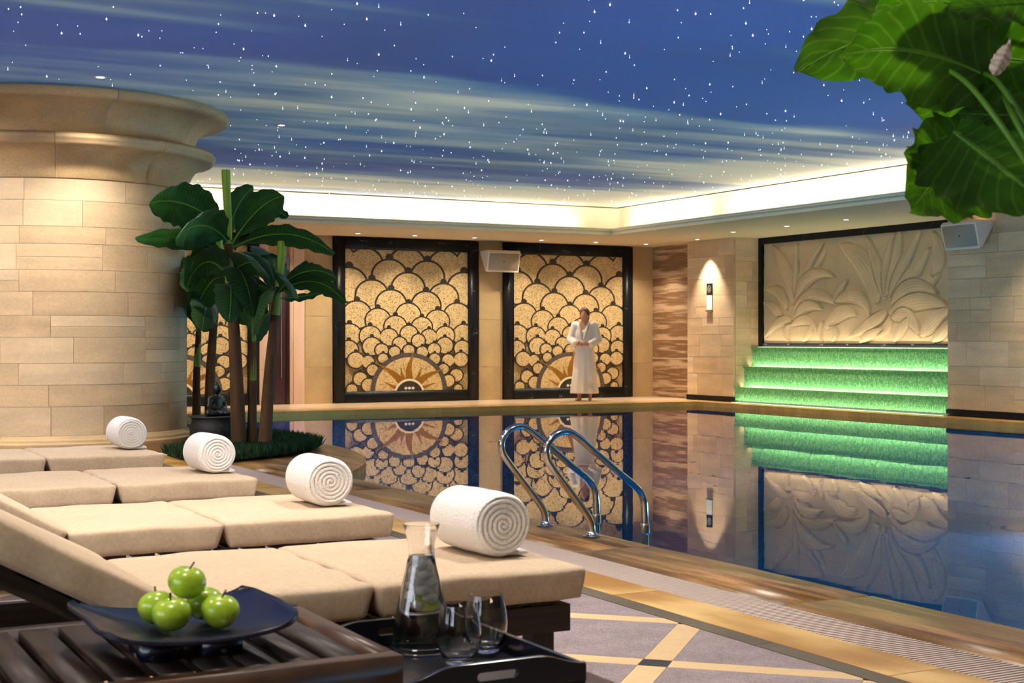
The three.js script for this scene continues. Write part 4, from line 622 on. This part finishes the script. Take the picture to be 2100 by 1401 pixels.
// ───────── leaves ─────────
function leafGeo(P0, P1, P2, W, o = {}) {
  const { roll = 0, fold = 0.25, wave = 0.012, nU = 26, nV = 8, prof = 'banana', side = null, droop = 0, seed = 1 } = o;
  const a = V(...P0), b = V(...P1), c = V(...P2), P = [], U = [], I = [], q = V(), t1 = V();
  for (let i = 0; i <= nU; i++) {
    const t = i / nU, u = 1 - t; q.set(0, 0, 0).addScaledVector(a, u * u).addScaledVector(b, 2 * u * t).addScaledVector(c, t * t);
    t1.copy(b).sub(a).multiplyScalar(2 * u).addScaledVector(c.clone().sub(b), 2 * t).normalize();
    let s; if (side) { s = V(...side); s.addScaledVector(t1, -s.dot(t1)).normalize(); } else { s = V().crossVectors(t1, V(0, 1, 0)); if (s.lengthSq() < 1e-3) s.set(1, 0, 0); s.normalize(); }
    let n = V().crossVectors(s, t1).normalize(); if (!side && n.y < 0 && roll === 0) n.negate();
    if (roll) { const s2 = s.clone().multiplyScalar(Math.cos(roll)).addScaledVector(n, Math.sin(roll)); n = n.clone().multiplyScalar(Math.cos(roll)).addScaledVector(s, -Math.sin(roll)); s = s2; }
    let hw; if (prof === 'banana') hw = W * (t < 0.14 ? 0.12 + 0.3 * t : Math.pow(Math.sin(Math.PI * clamp((t - 0.12) / 0.9)), 0.55)); else hw = W * Math.pow(Math.sin(Math.PI * clamp(0.16 + t * 0.84)), 0.72) * (1 + 0.25 * (1 - t));
    if (t > 0.985) hw = Math.max(hw * 0.4, 0.002);
    for (let j = 0; j <= nV; j++) {
      const e = 2 * j / nV - 1, ae = Math.abs(e), edge = 1 + 0.06 * Math.sin(t * 41 + seed * 3 + (e > 0 ? 1 : 4)) * ae + (prof !== 'banana' ? 0.05 * Math.sin(t * 23 + seed + (e > 0 ? 2 : 0)) * ae : 0);
      const back = prof !== 'banana' ? 0.32 * W * ae ** 1.5 * (1 - t) ** 2 : 0;
      const up = hw * (fold * ae - droop * e * e) + wave * Math.sin(t * 26 + seed * 5 + (e > 0 ? 0 : 2)) * e * e + 0.0016 * Math.cos(t * 120);
      const x = q.clone().addScaledVector(s, e * hw * edge).addScaledVector(n, up).addScaledVector(t1, -back); P.push(x.x, x.y, x.z); U.push(t, j / nV);
    }
  }
  for (let i = 0; i < nU; i++) for (let j = 0; j < nV; j++) { const p = i * (nV + 1) + j, r = p + nV + 1; I.push(p, r, r + 1, p, r + 1, p + 1); }
  const g = new THREE.BufferGeometry(); g.setAttribute('position', new THREE.Float32BufferAttribute(P, 3)); g.setAttribute('uv', new THREE.Float32BufferAttribute(U, 2)); g.setIndex(I); g.computeVertexNormals(); return g;
}
const leafMap = (a, b, rib, n, slant) => tex(512, 256, 1, 1, (u, v) => { const e = Math.abs(v - 0.5) * 2, f = (u * n - e * slant) % 1, vein = smooth(0.16, 0.02, Math.min(Math.abs(f), Math.abs(1 - Math.abs(f)))), k = fbm(u, v, 8, 6, 4, 701), mid = smooth(0.06, 0.02, e); const c = mix3(mix3(a, b, k), rib, Math.max(mid * 0.9, vein * 0.35)); return c; });
const leafMat = (map, tr) => phys({ map, transmission: tr, thickness: 0, roughness: 0.95, clearcoat: 0.2, clearcoatRoughness: 0.35, specularIntensity: 0.5, side: THREE.DoubleSide });
M.banana = leafMat(leafMap([20, 58, 20], [42, 90, 26], [96, 136, 56], 26, 1.4), 0.35);
M.elephantEar = leafMat(leafMap([46, 92, 4], [76, 126, 10], [126, 166, 66], 9, 2.2), 0.58);
M.bark = mat({ map: tex(256, 256, 1, 1, (u, v) => { const s = fbm(u, v, 10, 5, 4, 711), r = fbm(u, v, 3, 26, 3, 713); return mix3([54, 34, 20], [124, 90, 52], clamp(0.55 * s + 0.5 * r)); }), roughness: 0.85 });
M.spear = mat({ map: tex(64, 256, 1, 1, (u, v) => mix3([112, 150, 24], [172, 204, 60], fbm(u, v, 3, 30, 3, 731))), roughness: 0.45 });
M.sheath = mat({ color: 0x8ea24a, roughness: 0.6 });
M.petiole = mat({ color: 0x5f9a2e, roughness: 0.45 });
// ───────── banana plants in the bed ─────────
const BANANA = [
{base:[4.21,0.18,-13.50], r:[0.075,0.035], trunk:[[4.21,0.18,-13.50],[4.18,0.99,-13.52],[4.15,1.55,-13.54],[4.12,2.02,-13.55]],
spear:[[4.13,1.74,-13.55],[4.12,2.21,-13.55],[4.10,2.71,-13.56]],
leaves:[[[4.10,2.12,-13.56],[3.77,2.50,-13.62],[3.27,2.34,-13.15],0.17],
[[4.10,2.02,-13.56],[4.24,2.42,-13.83],[4.52,2.63,-14.02],0.1],
[[4.15,2.02,-13.53],[4.35,2.43,-13.32],[4.49,2.45,-13.01],0.13],
[[4.16,2.02,-13.53],[4.55,2.52,-13.66],[4.82,2.32,-13.86],0.07],
[[4.13,2.02,-13.55],[3.81,2.31,-13.26],[3.44,2.01,-12.89],0.17],
[[4.15,1.98,-13.53],[4.56,2.26,-13.09],[4.88,1.90,-12.70],0.1],
[[4.11,1.83,-13.56],[3.92,2.16,-13.66],[3.77,1.60,-13.74],0.16],
[[4.11,1.93,-13.56],[3.68,2.12,-13.45],[3.07,2.00,-12.86],0.09],
[[4.13,1.74,-13.55],[4.13,1.90,-13.09],[4.18,1.31,-12.95],0.15],
[[4.13,1.65,-13.55],[4.06,1.85,-13.81],[3.95,1.37,-14.10],0.15],
[[4.15,1.74,-13.54],[4.43,2.04,-13.73],[4.73,1.77,-14.02],0.16],
[[4.13,1.69,-13.55],[3.93,1.99,-13.54],[3.75,1.70,-13.52],0.17],
[[4.14,1.72,-13.54],[4.22,1.99,-12.93],[4.26,1.57,-12.69],0.15],
[[4.12,1.55,-13.55],[4.02,1.72,-13.04],[3.92,1.26,-12.87],0.12]]},
{base:[4.40,0.19,-13.29], r:[0.065,0.03], trunk:[[4.40,0.19,-13.29],[4.44,0.81,-13.27],[4.48,1.27,-13.25],[4.51,1.60,-13.23]],
spear:[[4.51,1.55,-13.23],[4.53,1.74,-13.22],[4.54,2.02,-13.21]],
leaves:[[[4.51,1.60,-13.23],[4.76,1.87,-12.98],[4.94,1.67,-12.78],0.08],
[[4.51,1.55,-13.23],[4.84,1.81,-13.06],[5.08,1.45,-12.93],0.09],
[[4.51,1.50,-13.23],[4.71,1.50,-13.24],[4.96,1.56,-13.22],0.05],
[[4.50,1.55,-13.24],[4.50,2.13,-13.58],[4.38,1.76,-13.87],0.16],
[[4.49,1.50,-13.24],[4.29,1.72,-13.01],[4.16,1.13,-12.96],0.13],
[[4.51,1.55,-13.23],[4.46,1.71,-12.69],[4.33,1.52,-12.31],0.12],
[[4.51,1.60,-13.23],[4.63,2.05,-13.73],[4.70,1.98,-14.26],0.16],
[[4.50,1.50,-13.24],[4.41,1.75,-13.51],[4.26,1.51,-13.70],0.15],
[[4.51,1.55,-13.23],[4.72,1.89,-13.35],[4.92,1.72,-13.35],0.12]]},
{base:[4.35,0.18,-13.54], r:[0.05,0.022], trunk:[[4.35,0.18,-13.54],[4.36,0.61,-13.54],[4.37,1.09,-13.53]],
spear:null,
leaves:[[[4.37,1.04,-13.53],[4.40,1.37,-13.52],[4.34,1.61,-13.77],0.1],
[[4.37,1.04,-13.53],[4.28,1.46,-13.35],[4.34,1.54,-13.09],0.11],
[[4.37,0.99,-13.53],[4.50,1.33,-13.80],[4.71,1.38,-14.03],0.08]]},
{base:[4.34,0.16,-14.91], r:[0.06,0.03], trunk:[[4.34,0.16,-14.91],[4.34,0.68,-14.91],[4.38,1.34,-14.89],[4.41,1.60,-14.87]],
spear:[[4.41,1.60,-14.87],[4.42,2.01,-14.87],[4.42,2.26,-14.86]],
leaves:[[[4.41,1.55,-14.87],[4.09,1.96,-14.25],[3.91,1.76,-14.23],0.14],
[[4.41,1.49,-14.87],[4.13,1.68,-14.56],[4.10,1.34,-14.81],0.13],
[[4.41,1.60,-14.87],[4.44,1.93,-14.40],[4.59,1.59,-14.55],0.13],
[[4.41,1.49,-14.87],[3.98,1.56,-13.85],[3.90,1.18,-13.67],0.13],
[[4.41,1.49,-14.87],[3.99,1.83,-14.07],[3.84,1.56,-13.93],0.15],
[[4.41,1.39,-14.87],[4.53,1.65,-14.80],[4.68,1.25,-14.73],0.13]]},
{base:[4.24,0.16,-15.07], r:[0.05,0.025], trunk:[[4.24,0.16,-15.07],[4.24,0.72,-15.07],[4.26,1.19,-15.06]],
spear:null,
leaves:[[[4.26,1.14,-15.06],[4.23,1.60,-15.08],[4.14,1.50,-15.13],0.13],
[[4.26,1.14,-15.06],[4.12,1.58,-14.34],[4.18,1.38,-14.20],0.13],
[[4.26,1.14,-15.06],[4.17,1.80,-14.88],[4.32,1.91,-15.03],0.13]]},
];
const BLABEL = ['tall banana plant with a rolled spear leaf beside the column', 'banana plant with arching leaves leaning toward the mosaic panel', 'young thin banana plant between two thicker trunks', 'banana plant behind the black statue', 'short banana plant pressed close to the stone column'];
const ROLL = [[1.1, 1.2, 0.9, 0.4, 0.95, 0.9, 0.5, 0.9, 0.3, 0.3, 0.4, 0.9, 0.7, 0.4], [0.8, 0.8, 0.6, 0.4, 0.5, 0.9, 0.5, 0.8, 0.7], [0.7, 0.9, 0.5], [0.9, 0.6, 0.5, 0.8, 0.9, 0.6], [0.9, 0.8, 0.6]];
BANANA.forEach((b, i) => {
  const [bx, by, bz] = b.base, rel = (p) => [p[0] - bx, p[1] - by, p[2] - bz], t = thing('banana_plant', BLABEL[i], 'plant', [bx, by - 0.06, bz], 0, 'banana plants in the planted bed'), k = b.trunk.length;
  const up = (p) => { const r = rel(p); return [r[0], r[1] + 0.06, r[2]]; }, T = b.trunk.map(up); T[0][1] = 0;
  mesh('trunk', taperTube(T, b.r[0], b.r[1] * 1.15, 20, 10), M.bark, t);
  mesh('leaf_sheath', taperTube([T[k - 2].map((v, j) => mix(v, T[k - 1][j], 0.2)), T[k - 1], T[k - 1].map((v, j) => v + (j === 1 ? 0.12 : 0))], b.r[1] * 1.6, b.r[1] * 0.8, 8, 10), M.sheath, t);
  if (b.spear) { const S = b.spear.map(up); mesh('spear_leaf', taperTube([...S, S[2].map((v, j) => v + (j === 1 ? 0.02 : 0))], 0.03, 0.042, 12, 10), M.spear, t); }
  b.leaves.forEach((l, j) => {
    const P = l.slice(0, 3).map(up), m = M.banana;
    const o = mesh('leaf', leafGeo(...P, l[3] * 1.3, { roll: (P[2][0] + P[2][2] > P[0][0] + P[0][2] ? 1 : -1) * ROLL[i][j], fold: 0.3, droop: 0.5, wave: 0.008, seed: i * 7 + j }), m, t);
    const mid = P.map((p) => V(...p)); mesh('midrib', taperTube(Array.from({ length: 8 }, (_, q) => { const s = q / 7 * 0.97, u = 1 - s; return mid[0].clone().multiplyScalar(u * u).addScaledVector(mid[1], 2 * u * s).addScaledVector(mid[2], s * s).toArray(); }), 0.009, 0.0025, 12, 6), M.petiole, o);
  });
});
// ───────── planted bed ─────────
{
  const pts = [[3.5, -12.55], [4.0, -12.62], [4.5, -12.95], [4.95, -13.4], [5.25, -14.0], [5.3, -14.7], [5.1, -15.5], [4.7, -16.2], [4.15, -16.3], [4.2, -15.4], [4.2, -14.6], [3.95, -14.0], [3.5, -13.6]];
  const s = new THREE.Shape(pts.map(([x, z]) => new THREE.Vector2(4.45 + (x - 4.45) * 0.94, 14.3 - (z + 14.3) * 0.94))); const g = new THREE.ExtrudeGeometry(s, { depth: 0.045, bevelEnabled: false }); g.rotateX(-Math.PI / 2); g.translate(0, 0.002, 0); boxUV(g);
  solo('soil_bed', g, mat({ color: 0x1c1a12, roughness: 1 }), 'dark soil bed under the clipped grass on the peninsula', 'soil').userData.kind = 'stuff';
  const blade = new THREE.BufferGeometry(); blade.setAttribute('position', new THREE.Float32BufferAttribute([-0.006, 0, 0, 0.006, 0, 0, 0.004, 0.05, 0.004, -0.004, 0.05, 0.004, 0.002, 0.09, 0.018], 3)); blade.setIndex([0, 1, 2, 0, 2, 3, 3, 2, 4]); blade.computeVertexNormals();
  const inside = (x, z) => { let k = false; for (let i = 0, j = pts.length - 1; i < pts.length; j = i++) { const [xi, zi] = pts[i], [xj, zj] = pts[j]; if ((zi > z) !== (zj > z) && x < (xj - xi) * (z - zi) / (zj - zi) + xi) k = !k; } return k; };
  const spots = []; while (spots.length < 16000) { const x = rr(3.45, 5.35), z = rr(-16.3, -12.5); if (inside(x, z)) spots.push([x, z]); }
  const inst = new THREE.InstancedMesh(blade, mat({ color: 0x1d421b, roughness: 0.8, side: THREE.DoubleSide }), spots.length); inst.name = 'mondo_grass'; const d = new THREE.Object3D(), col = new THREE.Color();
  spots.forEach(([x, z], i) => { d.position.set(x, 0.03, z); d.rotation.set(rr(-0.5, 0.5), rr(0, 6.3), rr(-0.5, 0.5)); const k = rr(0.8, 1.4); d.scale.set(k, k, k); d.updateMatrix(); inst.setMatrixAt(i, d.matrix); col.setRGB(rr(0.4, 1), rr(0.6, 1.1), rr(0.5, 1)); inst.setColorAt(i, col); });
  inst.castShadow = inst.receiveShadow = true; inst.userData = { kind: 'stuff', label: 'low dark green tufted grass filling the planted bed', category: 'grass' }; scene.add(inst);
}
// ───────── bodies from smooth distance fields ─────────
function fieldMesh(lo, hi, cell, f) {
  const size = Math.max(hi[0] - lo[0], hi[1] - lo[1], hi[2] - lo[2]), n = Math.ceil(size / cell) + 4, mc = new MarchingCubes(n, mat({}), false, false, 300000), c = [0, 1, 2].map((k) => (lo[k] + hi[k]) / 2), h = size / 2 * n / (n - 4);
  mc.isolation = 0; mc.field.fill(-1);
  for (let k = 0; k < n; k++) for (let j = 0; j < n; j++) for (let i = 0; i < n; i++) { const x = c[0] + h * (i - n / 2) / (n / 2), y = c[1] + h * (j - n / 2) / (n / 2), z = c[2] + h * (k - n / 2) / (n / 2); if (x < lo[0] || x > hi[0] || y < lo[1] || y > hi[1] || z < lo[2] || z > hi[2]) continue; mc.field[i + j * n + k * n * n] = -f(x, y, z); }
  mc.update(); const m = mc.count, g = new THREE.BufferGeometry(), P = new Float32Array(m * 3); for (let i = 0; i < m; i++) for (let k = 0; k < 3; k++) P[3 * i + k] = c[k] + h * mc.positionArray[3 * i + k];
  g.setAttribute('position', new THREE.BufferAttribute(P, 3)); smoothNormals(g); return boxUV(g);
}
const cap = (x, y, z, a, b, ra, rb) => { const dx = b[0] - a[0], dy = b[1] - a[1], dz = b[2] - a[2], t = clamp(((x - a[0]) * dx + (y - a[1]) * dy + (z - a[2]) * dz) / (dx * dx + dy * dy + dz * dz)); return Math.hypot(x - a[0] - dx * t, y - a[1] - dy * t, z - a[2] - dz * t) - mix(ra, rb, t); };
const ell = (x, y, z, c, r) => { const a = Math.hypot((x - c[0]) / r[0], (y - c[1]) / r[1], (z - c[2]) / r[2]); return (a - 1) * Math.min(...r); };
const smin = (a, b, k) => { const h = clamp(0.5 + 0.5 * (b - a) / k); return mix(b, a, h) - k * h * (1 - h); };
// seated dark statue on a woven stone pedestal
{
  const t = thing('statue_pedestal', 'black textured drum pedestal under the seated statue', 'pedestal', [4.12, 0.047, -13.95]);
  const g = new THREE.CylinderGeometry(0.24, 0.27, 0.286, 40, 12); { const p = g.attributes.position; for (let i = 0; i < p.count; i++) { const a = Math.atan2(p.getZ(i), p.getX(i)), k = 1 + 0.02 * Math.sin(a * 40 + p.getY(i) * 40); p.setX(i, p.getX(i) * k); p.setZ(i, p.getZ(i) * k); } g.computeVertexNormals(); } g.translate(0, 0.143, 0);
  const bm = mat({ map: tex(256, 256, 1, 1, (u, v) => { const k = fbm(u, v, 60, 16, 3, 721); return mix3([14, 13, 13], [62, 58, 54], k * k); }), roughness: 0.6 }); mesh('drum', g, bm, t); mesh('rim', lathe([[0.0001, 0.286], [0.25, 0.286], [0.262, 0.296], [0.25, 0.306], [0.0001, 0.306]], 40), bm, t);
  const s = thing('seated_statue', 'black seated cross legged statue on the drum pedestal', 'statue', [4.12, 0.355, -13.95], 0.5); s.scale.setScalar(0.66);
  const f = (x, y, z) => { let d = ell(x, y, z, [0, 0.15, 0], [0.11, 0.15, 0.085]); d = smin(d, ell(x, y, z, [0, 0.24, 0], [0.135, 0.06, 0.07]), 0.04); d = smin(d, cap(x, y, z, [0.08, 0.05, 0], [0.24, 0.05, 0.08], 0.065, 0.05), 0.03); d = smin(d, cap(x, y, z, [-0.08, 0.05, 0], [-0.24, 0.05, 0.08], 0.065, 0.05), 0.03); d = smin(d, cap(x, y, z, [0.24, 0.04, 0.08], [-0.06, 0.045, 0.18], 0.045, 0.035), 0.02); d = smin(d, cap(x, y, z, [-0.24, 0.04, 0.08], [0.06, 0.05, 0.16], 0.045, 0.035), 0.02); for (const q of [-1, 1]) { d = smin(d, cap(x, y, z, [q * 0.13, 0.25, 0], [q * 0.17, 0.14, 0.02], 0.038, 0.032), 0.02); d = smin(d, cap(x, y, z, [q * 0.17, 0.14, 0.02], [q * 0.03, 0.1, 0.13], 0.03, 0.024), 0.015); } d = smin(d, cap(x, y, z, [0, 0.28, 0], [0, 0.33, 0.005], 0.036, 0.034), 0.02); d = smin(d, ell(x, y, z, [0, 0.395, 0.012], [0.062, 0.078, 0.07]), 0.015); d = smin(d, ell(x, y, z, [0, 0.475, 0], [0.03, 0.03, 0.03]), 0.015); d = smin(d, ell(x, y, z, [0, 0.385, 0.08], [0.01, 0.018, 0.012]), 0.008); return Math.max(d, -y); };
  mesh('figure', fieldMesh([-0.34, -0.02, -0.16], [0.34, 0.53, 0.28], 0.011, f), phys({ color: 0x14130f, roughness: 0.4, clearcoat: 0.3 }), s);
}
// person in a white bathrobe
{
  const t = thing('person', 'barefoot person in a long white bathrobe holding hands at the waist', 'person', [13.42, 0.002, -22.45], -0.72);
  const skin = mat({ color: 0xc98f6c, roughness: 0.6 }), robe = phys({ color: 0xeee2d8, roughness: 0.95, sheen: 0.3, bumpMap: terry, bumpScale: 0.003 });
  const body = (x, y, z) => {
    let d = ell(x, y, z, [0, 1.545, 0.02], [0.074, 0.112, 0.092]); d = smin(d, ell(x, y, z, [0, 1.49, 0.05], [0.05, 0.05, 0.05]), 0.03); d = smin(d, cap(x, y, z, [0, 1.37, 0], [0, 1.46, 0.01], 0.052, 0.047), 0.03);
    d = smin(d, ell(x, y, z, [0, 1.535, 0.112], [0.012, 0.022, 0.016]), 0.012); for (const q of [-1, 1]) { d = smin(d, ell(x, y, z, [q * 0.076, 1.54, 0.01], [0.012, 0.03, 0.018]), 0.008); d = Math.max(d, -ell(x, y, z, [q * 0.03, 1.558, 0.112], [0.015, 0.01, 0.014])); }
    d = Math.max(d, -ell(x, y, z, [0, 1.482, 0.108], [0.022, 0.004, 0.012]));
    d = smin(d, ell(x, y, z, [0, 1.2, 0], [0.15, 0.2, 0.1]), 0.05); d = smin(d, ell(x, y, z, [0, 0.92, 0], [0.15, 0.16, 0.11]), 0.08);
    for (const q of [-1, 1]) { d = smin(d, cap(x, y, z, [q * 0.085, 0.88, 0], [q * 0.09, 0.48, 0.01], 0.08, 0.055), 0.05); d = smin(d, cap(x, y, z, [q * 0.09, 0.48, 0.01], [q * 0.095, 0.09, -0.01], 0.052, 0.034), 0.02); d = smin(d, cap(x, y, z, [q * 0.095, 0.035, -0.035], [q * 0.115, 0.028, 0.13], 0.034, 0.03), 0.02); }
    return Math.max(d, -y);
  };
  const parts = [fieldMesh([-0.3, -0.02, -0.2], [0.3, 1.7, 0.25], 0.0135, body)];
  for (const q of [-1, 1]) {   // hands: palm, four unequal bent fingers and a thumb, meeting before the waist
    const w = [q * 0.1, 1.02, 0.2], hand = (x, y, z) => { let d = cap(x, y, z, [q * 0.16, 1.03, 0.15], w, 0.03, 0.025); d = smin(d, ell(x, y, z, [q * 0.075, 1.02, 0.21], [0.042, 0.034, 0.018]), 0.015); [0.022, 0.007, -0.008, -0.022].forEach((o, k) => { const l = [0.032, 0.037, 0.034, 0.026][k]; const m = [q * (0.042 - l * 0.6), 1.02 + o, 0.222], e = [q * (0.042 - l * 1.4), 1.012 + o, 0.212]; d = smin(d, cap(x, y, z, [q * 0.045, 1.02 + o, 0.214], m, 0.0088, 0.008), 0.004); d = smin(d, cap(x, y, z, m, e, 0.008, 0.0068), 0.003); }); d = smin(d, cap(x, y, z, [q * 0.085, 1.04, 0.215], [q * 0.055, 1.068, 0.225], 0.011, 0.009), 0.006); return d; };
    parts.push(fieldMesh(q > 0 ? [-0.03, 0.95, 0.12] : [-0.2, 0.95, 0.12], q > 0 ? [0.2, 1.1, 0.26] : [0.03, 1.1, 0.26], 0.0045, hand));
  }
  mesh('body', merge(parts), skin, t);
  const rf = (x, y, z) => {
    const a = Math.atan2(z, x), k = clamp((1.0 - y) / 0.86), rx = mix(0.165, 0.25, k), rz = mix(0.125, 0.195, k) * 1.0, fold = 1 + 0.05 * k * Math.sin(a * 9 + 1) + 0.03 * k * Math.sin(a * 5);
    let d = Math.max((Math.hypot(x / rx, z / rz) / fold - 1) * rz, 0.13 - y, y - 1.06);
    d = smin(d, ell(x, y, z, [0, 1.17, 0], [0.18, 0.22, 0.132]), 0.05); d = smin(d, ell(x, y, z, [0, 1.345, -0.01], [0.19, 0.07, 0.1]), 0.05);
    for (const q of [-1, 1]) { d = smin(d, cap(x, y, z, [q * 0.175, 1.355, -0.01], [q * 0.255, 1.1, 0.02], 0.073, 0.07), 0.035); d = smin(d, cap(x, y, z, [q * 0.255, 1.1, 0.02], [q * 0.15, 1.03, 0.165], 0.07, 0.062), 0.025); }
    d = Math.max(d, -cap(x, y, z, [0, 1.42, 0.03], [0, 1.2, 0.19], 0.062, 0.012)); return Math.max(d, 0.13 - y);
  };
  const rg = mesh('bathrobe', fieldMesh([-0.36, 0.1, -0.25], [0.36, 1.46, 0.28], 0.0125, rf), robe, t);
  mesh('belt', new THREE.TorusGeometry(1, 0.14, 8, 40).rotateX(Math.PI / 2).scale(0.182, 0.2, 0.142).translate(0, 1.0, 0), robe, rg);
  for (const q of [-1, 1]) mesh('lapel', tube([[q * 0.07, 1.43, -0.03], [q * 0.085, 1.4, 0.06], [q * 0.06, 1.28, 0.125], [q * 0.01, 1.1, 0.145]], 0.02, 20, 8), robe, rg);
  const hf = (x, y, z) => { let d = ell(x, y, z, [0, 1.575, -0.005], [0.09, 0.112, 0.108]); d = smin(d, ell(x, y, z, [0, 1.5, -0.06], [0.075, 0.09, 0.05]), 0.03); d = Math.max(d, -ell(x, y, z, [0, 1.51, 0.115], [0.075, 0.115, 0.075])); return d; };
  mesh('hair', fieldMesh([-0.12, 1.38, -0.15], [0.12, 1.72, 0.15], 0.007, hf), mat({ color: 0x4a3622, roughness: 0.6 }), t);
}
// ───────── large-leaved plant reaching in from the deck ─────────
{
  const bx = 3.35, bz = -2.2, t = thing('elephant_ear_plant', 'large leaved green plant reaching in over the pool deck', 'plant', [bx, 0, bz]);
  const rel = (p) => [p[0] - bx, p[1], p[2] - bz], crown = [0, 0.62, 0];
  mesh('pot', lathe([[0.0001, 0.002], [0.15, 0.002], [0.165, 0.02], [0.2, 0.38], [0.215, 0.4], [0.215, 0.43], [0.19, 0.43], [0.185, 0.38], [0.0001, 0.38]], 40), mat({ color: 0x3b2c22, roughness: 0.5 }), t);
  mesh('trunk', taperTube([[0, 0.3, 0], [0.01, 0.48, 0.01], crown], 0.06, 0.045, 8, 10), M.bark, t);
  const LV = [
    [[2.869,1.915,-2.779],[2.597,1.930,-2.866],[2.327,1.767,-2.863],0.125,[0.086,0.910,-0.405]],
    [[2.642,1.745,-2.559],[2.440,1.828,-2.610],[2.275,1.761,-2.641],0.105,[0.218,-0.953,-0.208]],
    [[2.580,1.756,-2.592],[2.733,1.820,-2.568],[3.024,1.769,-2.583],0.105,[0.218,-0.953,-0.208]],
    [[2.771,1.950,-2.717],[2.614,1.969,-2.744],[2.482,1.908,-2.758],0.075,[0.174,-0.928,-0.328]],
    [[2.727,1.904,-2.457],[2.597,1.886,-2.470],[2.491,1.875,-2.526],0.055,[-0.092,-0.925,0.370]],
    [[2.859,1.713,-2.670],[2.701,1.717,-2.698],[2.557,1.684,-2.718],0.085,[0.135,-0.958,-0.254]],
    [[2.806,1.652,-2.528],[2.684,1.641,-2.537],[2.592,1.648,-2.586],0.035,[-0.135,-0.958,0.254]],
    [[2.622,1.610,-2.627],[2.663,1.538,-2.548],[2.758,1.410,-2.441],0.15,[0.612,0.784,0.103]],
    [[2.706,1.560,-2.661],[2.585,1.497,-2.646],[2.459,1.408,-2.600],0.12,[0.844,-0.512,0.159]],
  ];
  LV.forEach(([a, b, c, w, s], k) => {
    const P = [a, b, c].map(rel), o = mesh('leaf', leafGeo(...P, w, { side: s, prof: 'heart', fold: 0.12, droop: 0.3, wave: 0.01, nU: 34, nV: 12, seed: k + 1 }), M.elephantEar, t);
    const q = P.map((p) => V(...p)); mesh('midrib', taperTube(Array.from({ length: 8 }, (_, i) => { const f = i / 7 * 0.95, u = 1 - f; return q[0].clone().multiplyScalar(u * u).addScaledVector(q[1], 2 * u * f).addScaledVector(q[2], f * f).toArray(); }), 0.003, 0.0009, 14, 6), M.petiole, o);
    if (![1, 2, 5].includes(k)) { const e = P[0], side = V(e[0], e[1] - 0.62, e[2]); mesh('petiole', taperTube([[crown[0] + 0.02 * Math.cos(k * 2), 0.58, 0.02 * Math.sin(k * 2)], [e[0] * 0.1, 0.62 + side.y * 0.35, e[2] * 0.1], [e[0] * 0.45, 0.62 + side.y * 0.8, e[2] * 0.45], e], 0.014, 0.0065, 22, 8), M.petiole, t); }
  });
  for (const q of [[[2.535,1.738,-2.548],[2.511,1.694,-2.47],[2.511,1.624,-2.403],[2.573,1.494,-2.346],[2.819,1.211,-2.352]],[[2.694,1.686,-2.532],[2.558,1.608,-2.377],[2.58,1.516,-2.335],[2.83,1.257,-2.342]],[[2.66,1.745,-2.56],[2.6,1.7,-2.46],[2.64,1.56,-2.38],[2.85,1.29,-2.33]]]) mesh('petiole', taperTube([crown, [-0.18, 0.86, -0.04], ...q.map(rel).reverse()], 0.014, 0.006, 40, 8), M.petiole, t);
  mesh('pale_spathe', leafGeo([2.598 - bx, 1.80, -2.424 - bz], [2.571 - bx, 1.755, -2.416 - bz], [2.547 - bx, 1.71, -2.428 - bz], 0.02, { side: [0.8, 0.3, 0.4], fold: 0.7, droop: 0, wave: 0.004, seed: 3 }), mat({ color: 0xe6d6c2, roughness: 0.7, side: THREE.DoubleSide }), t);
}
scene.traverse((o) => { if (o.isMesh) { o.castShadow = true; o.receiveShadow = true; } });
renderer.render(scene, camera);
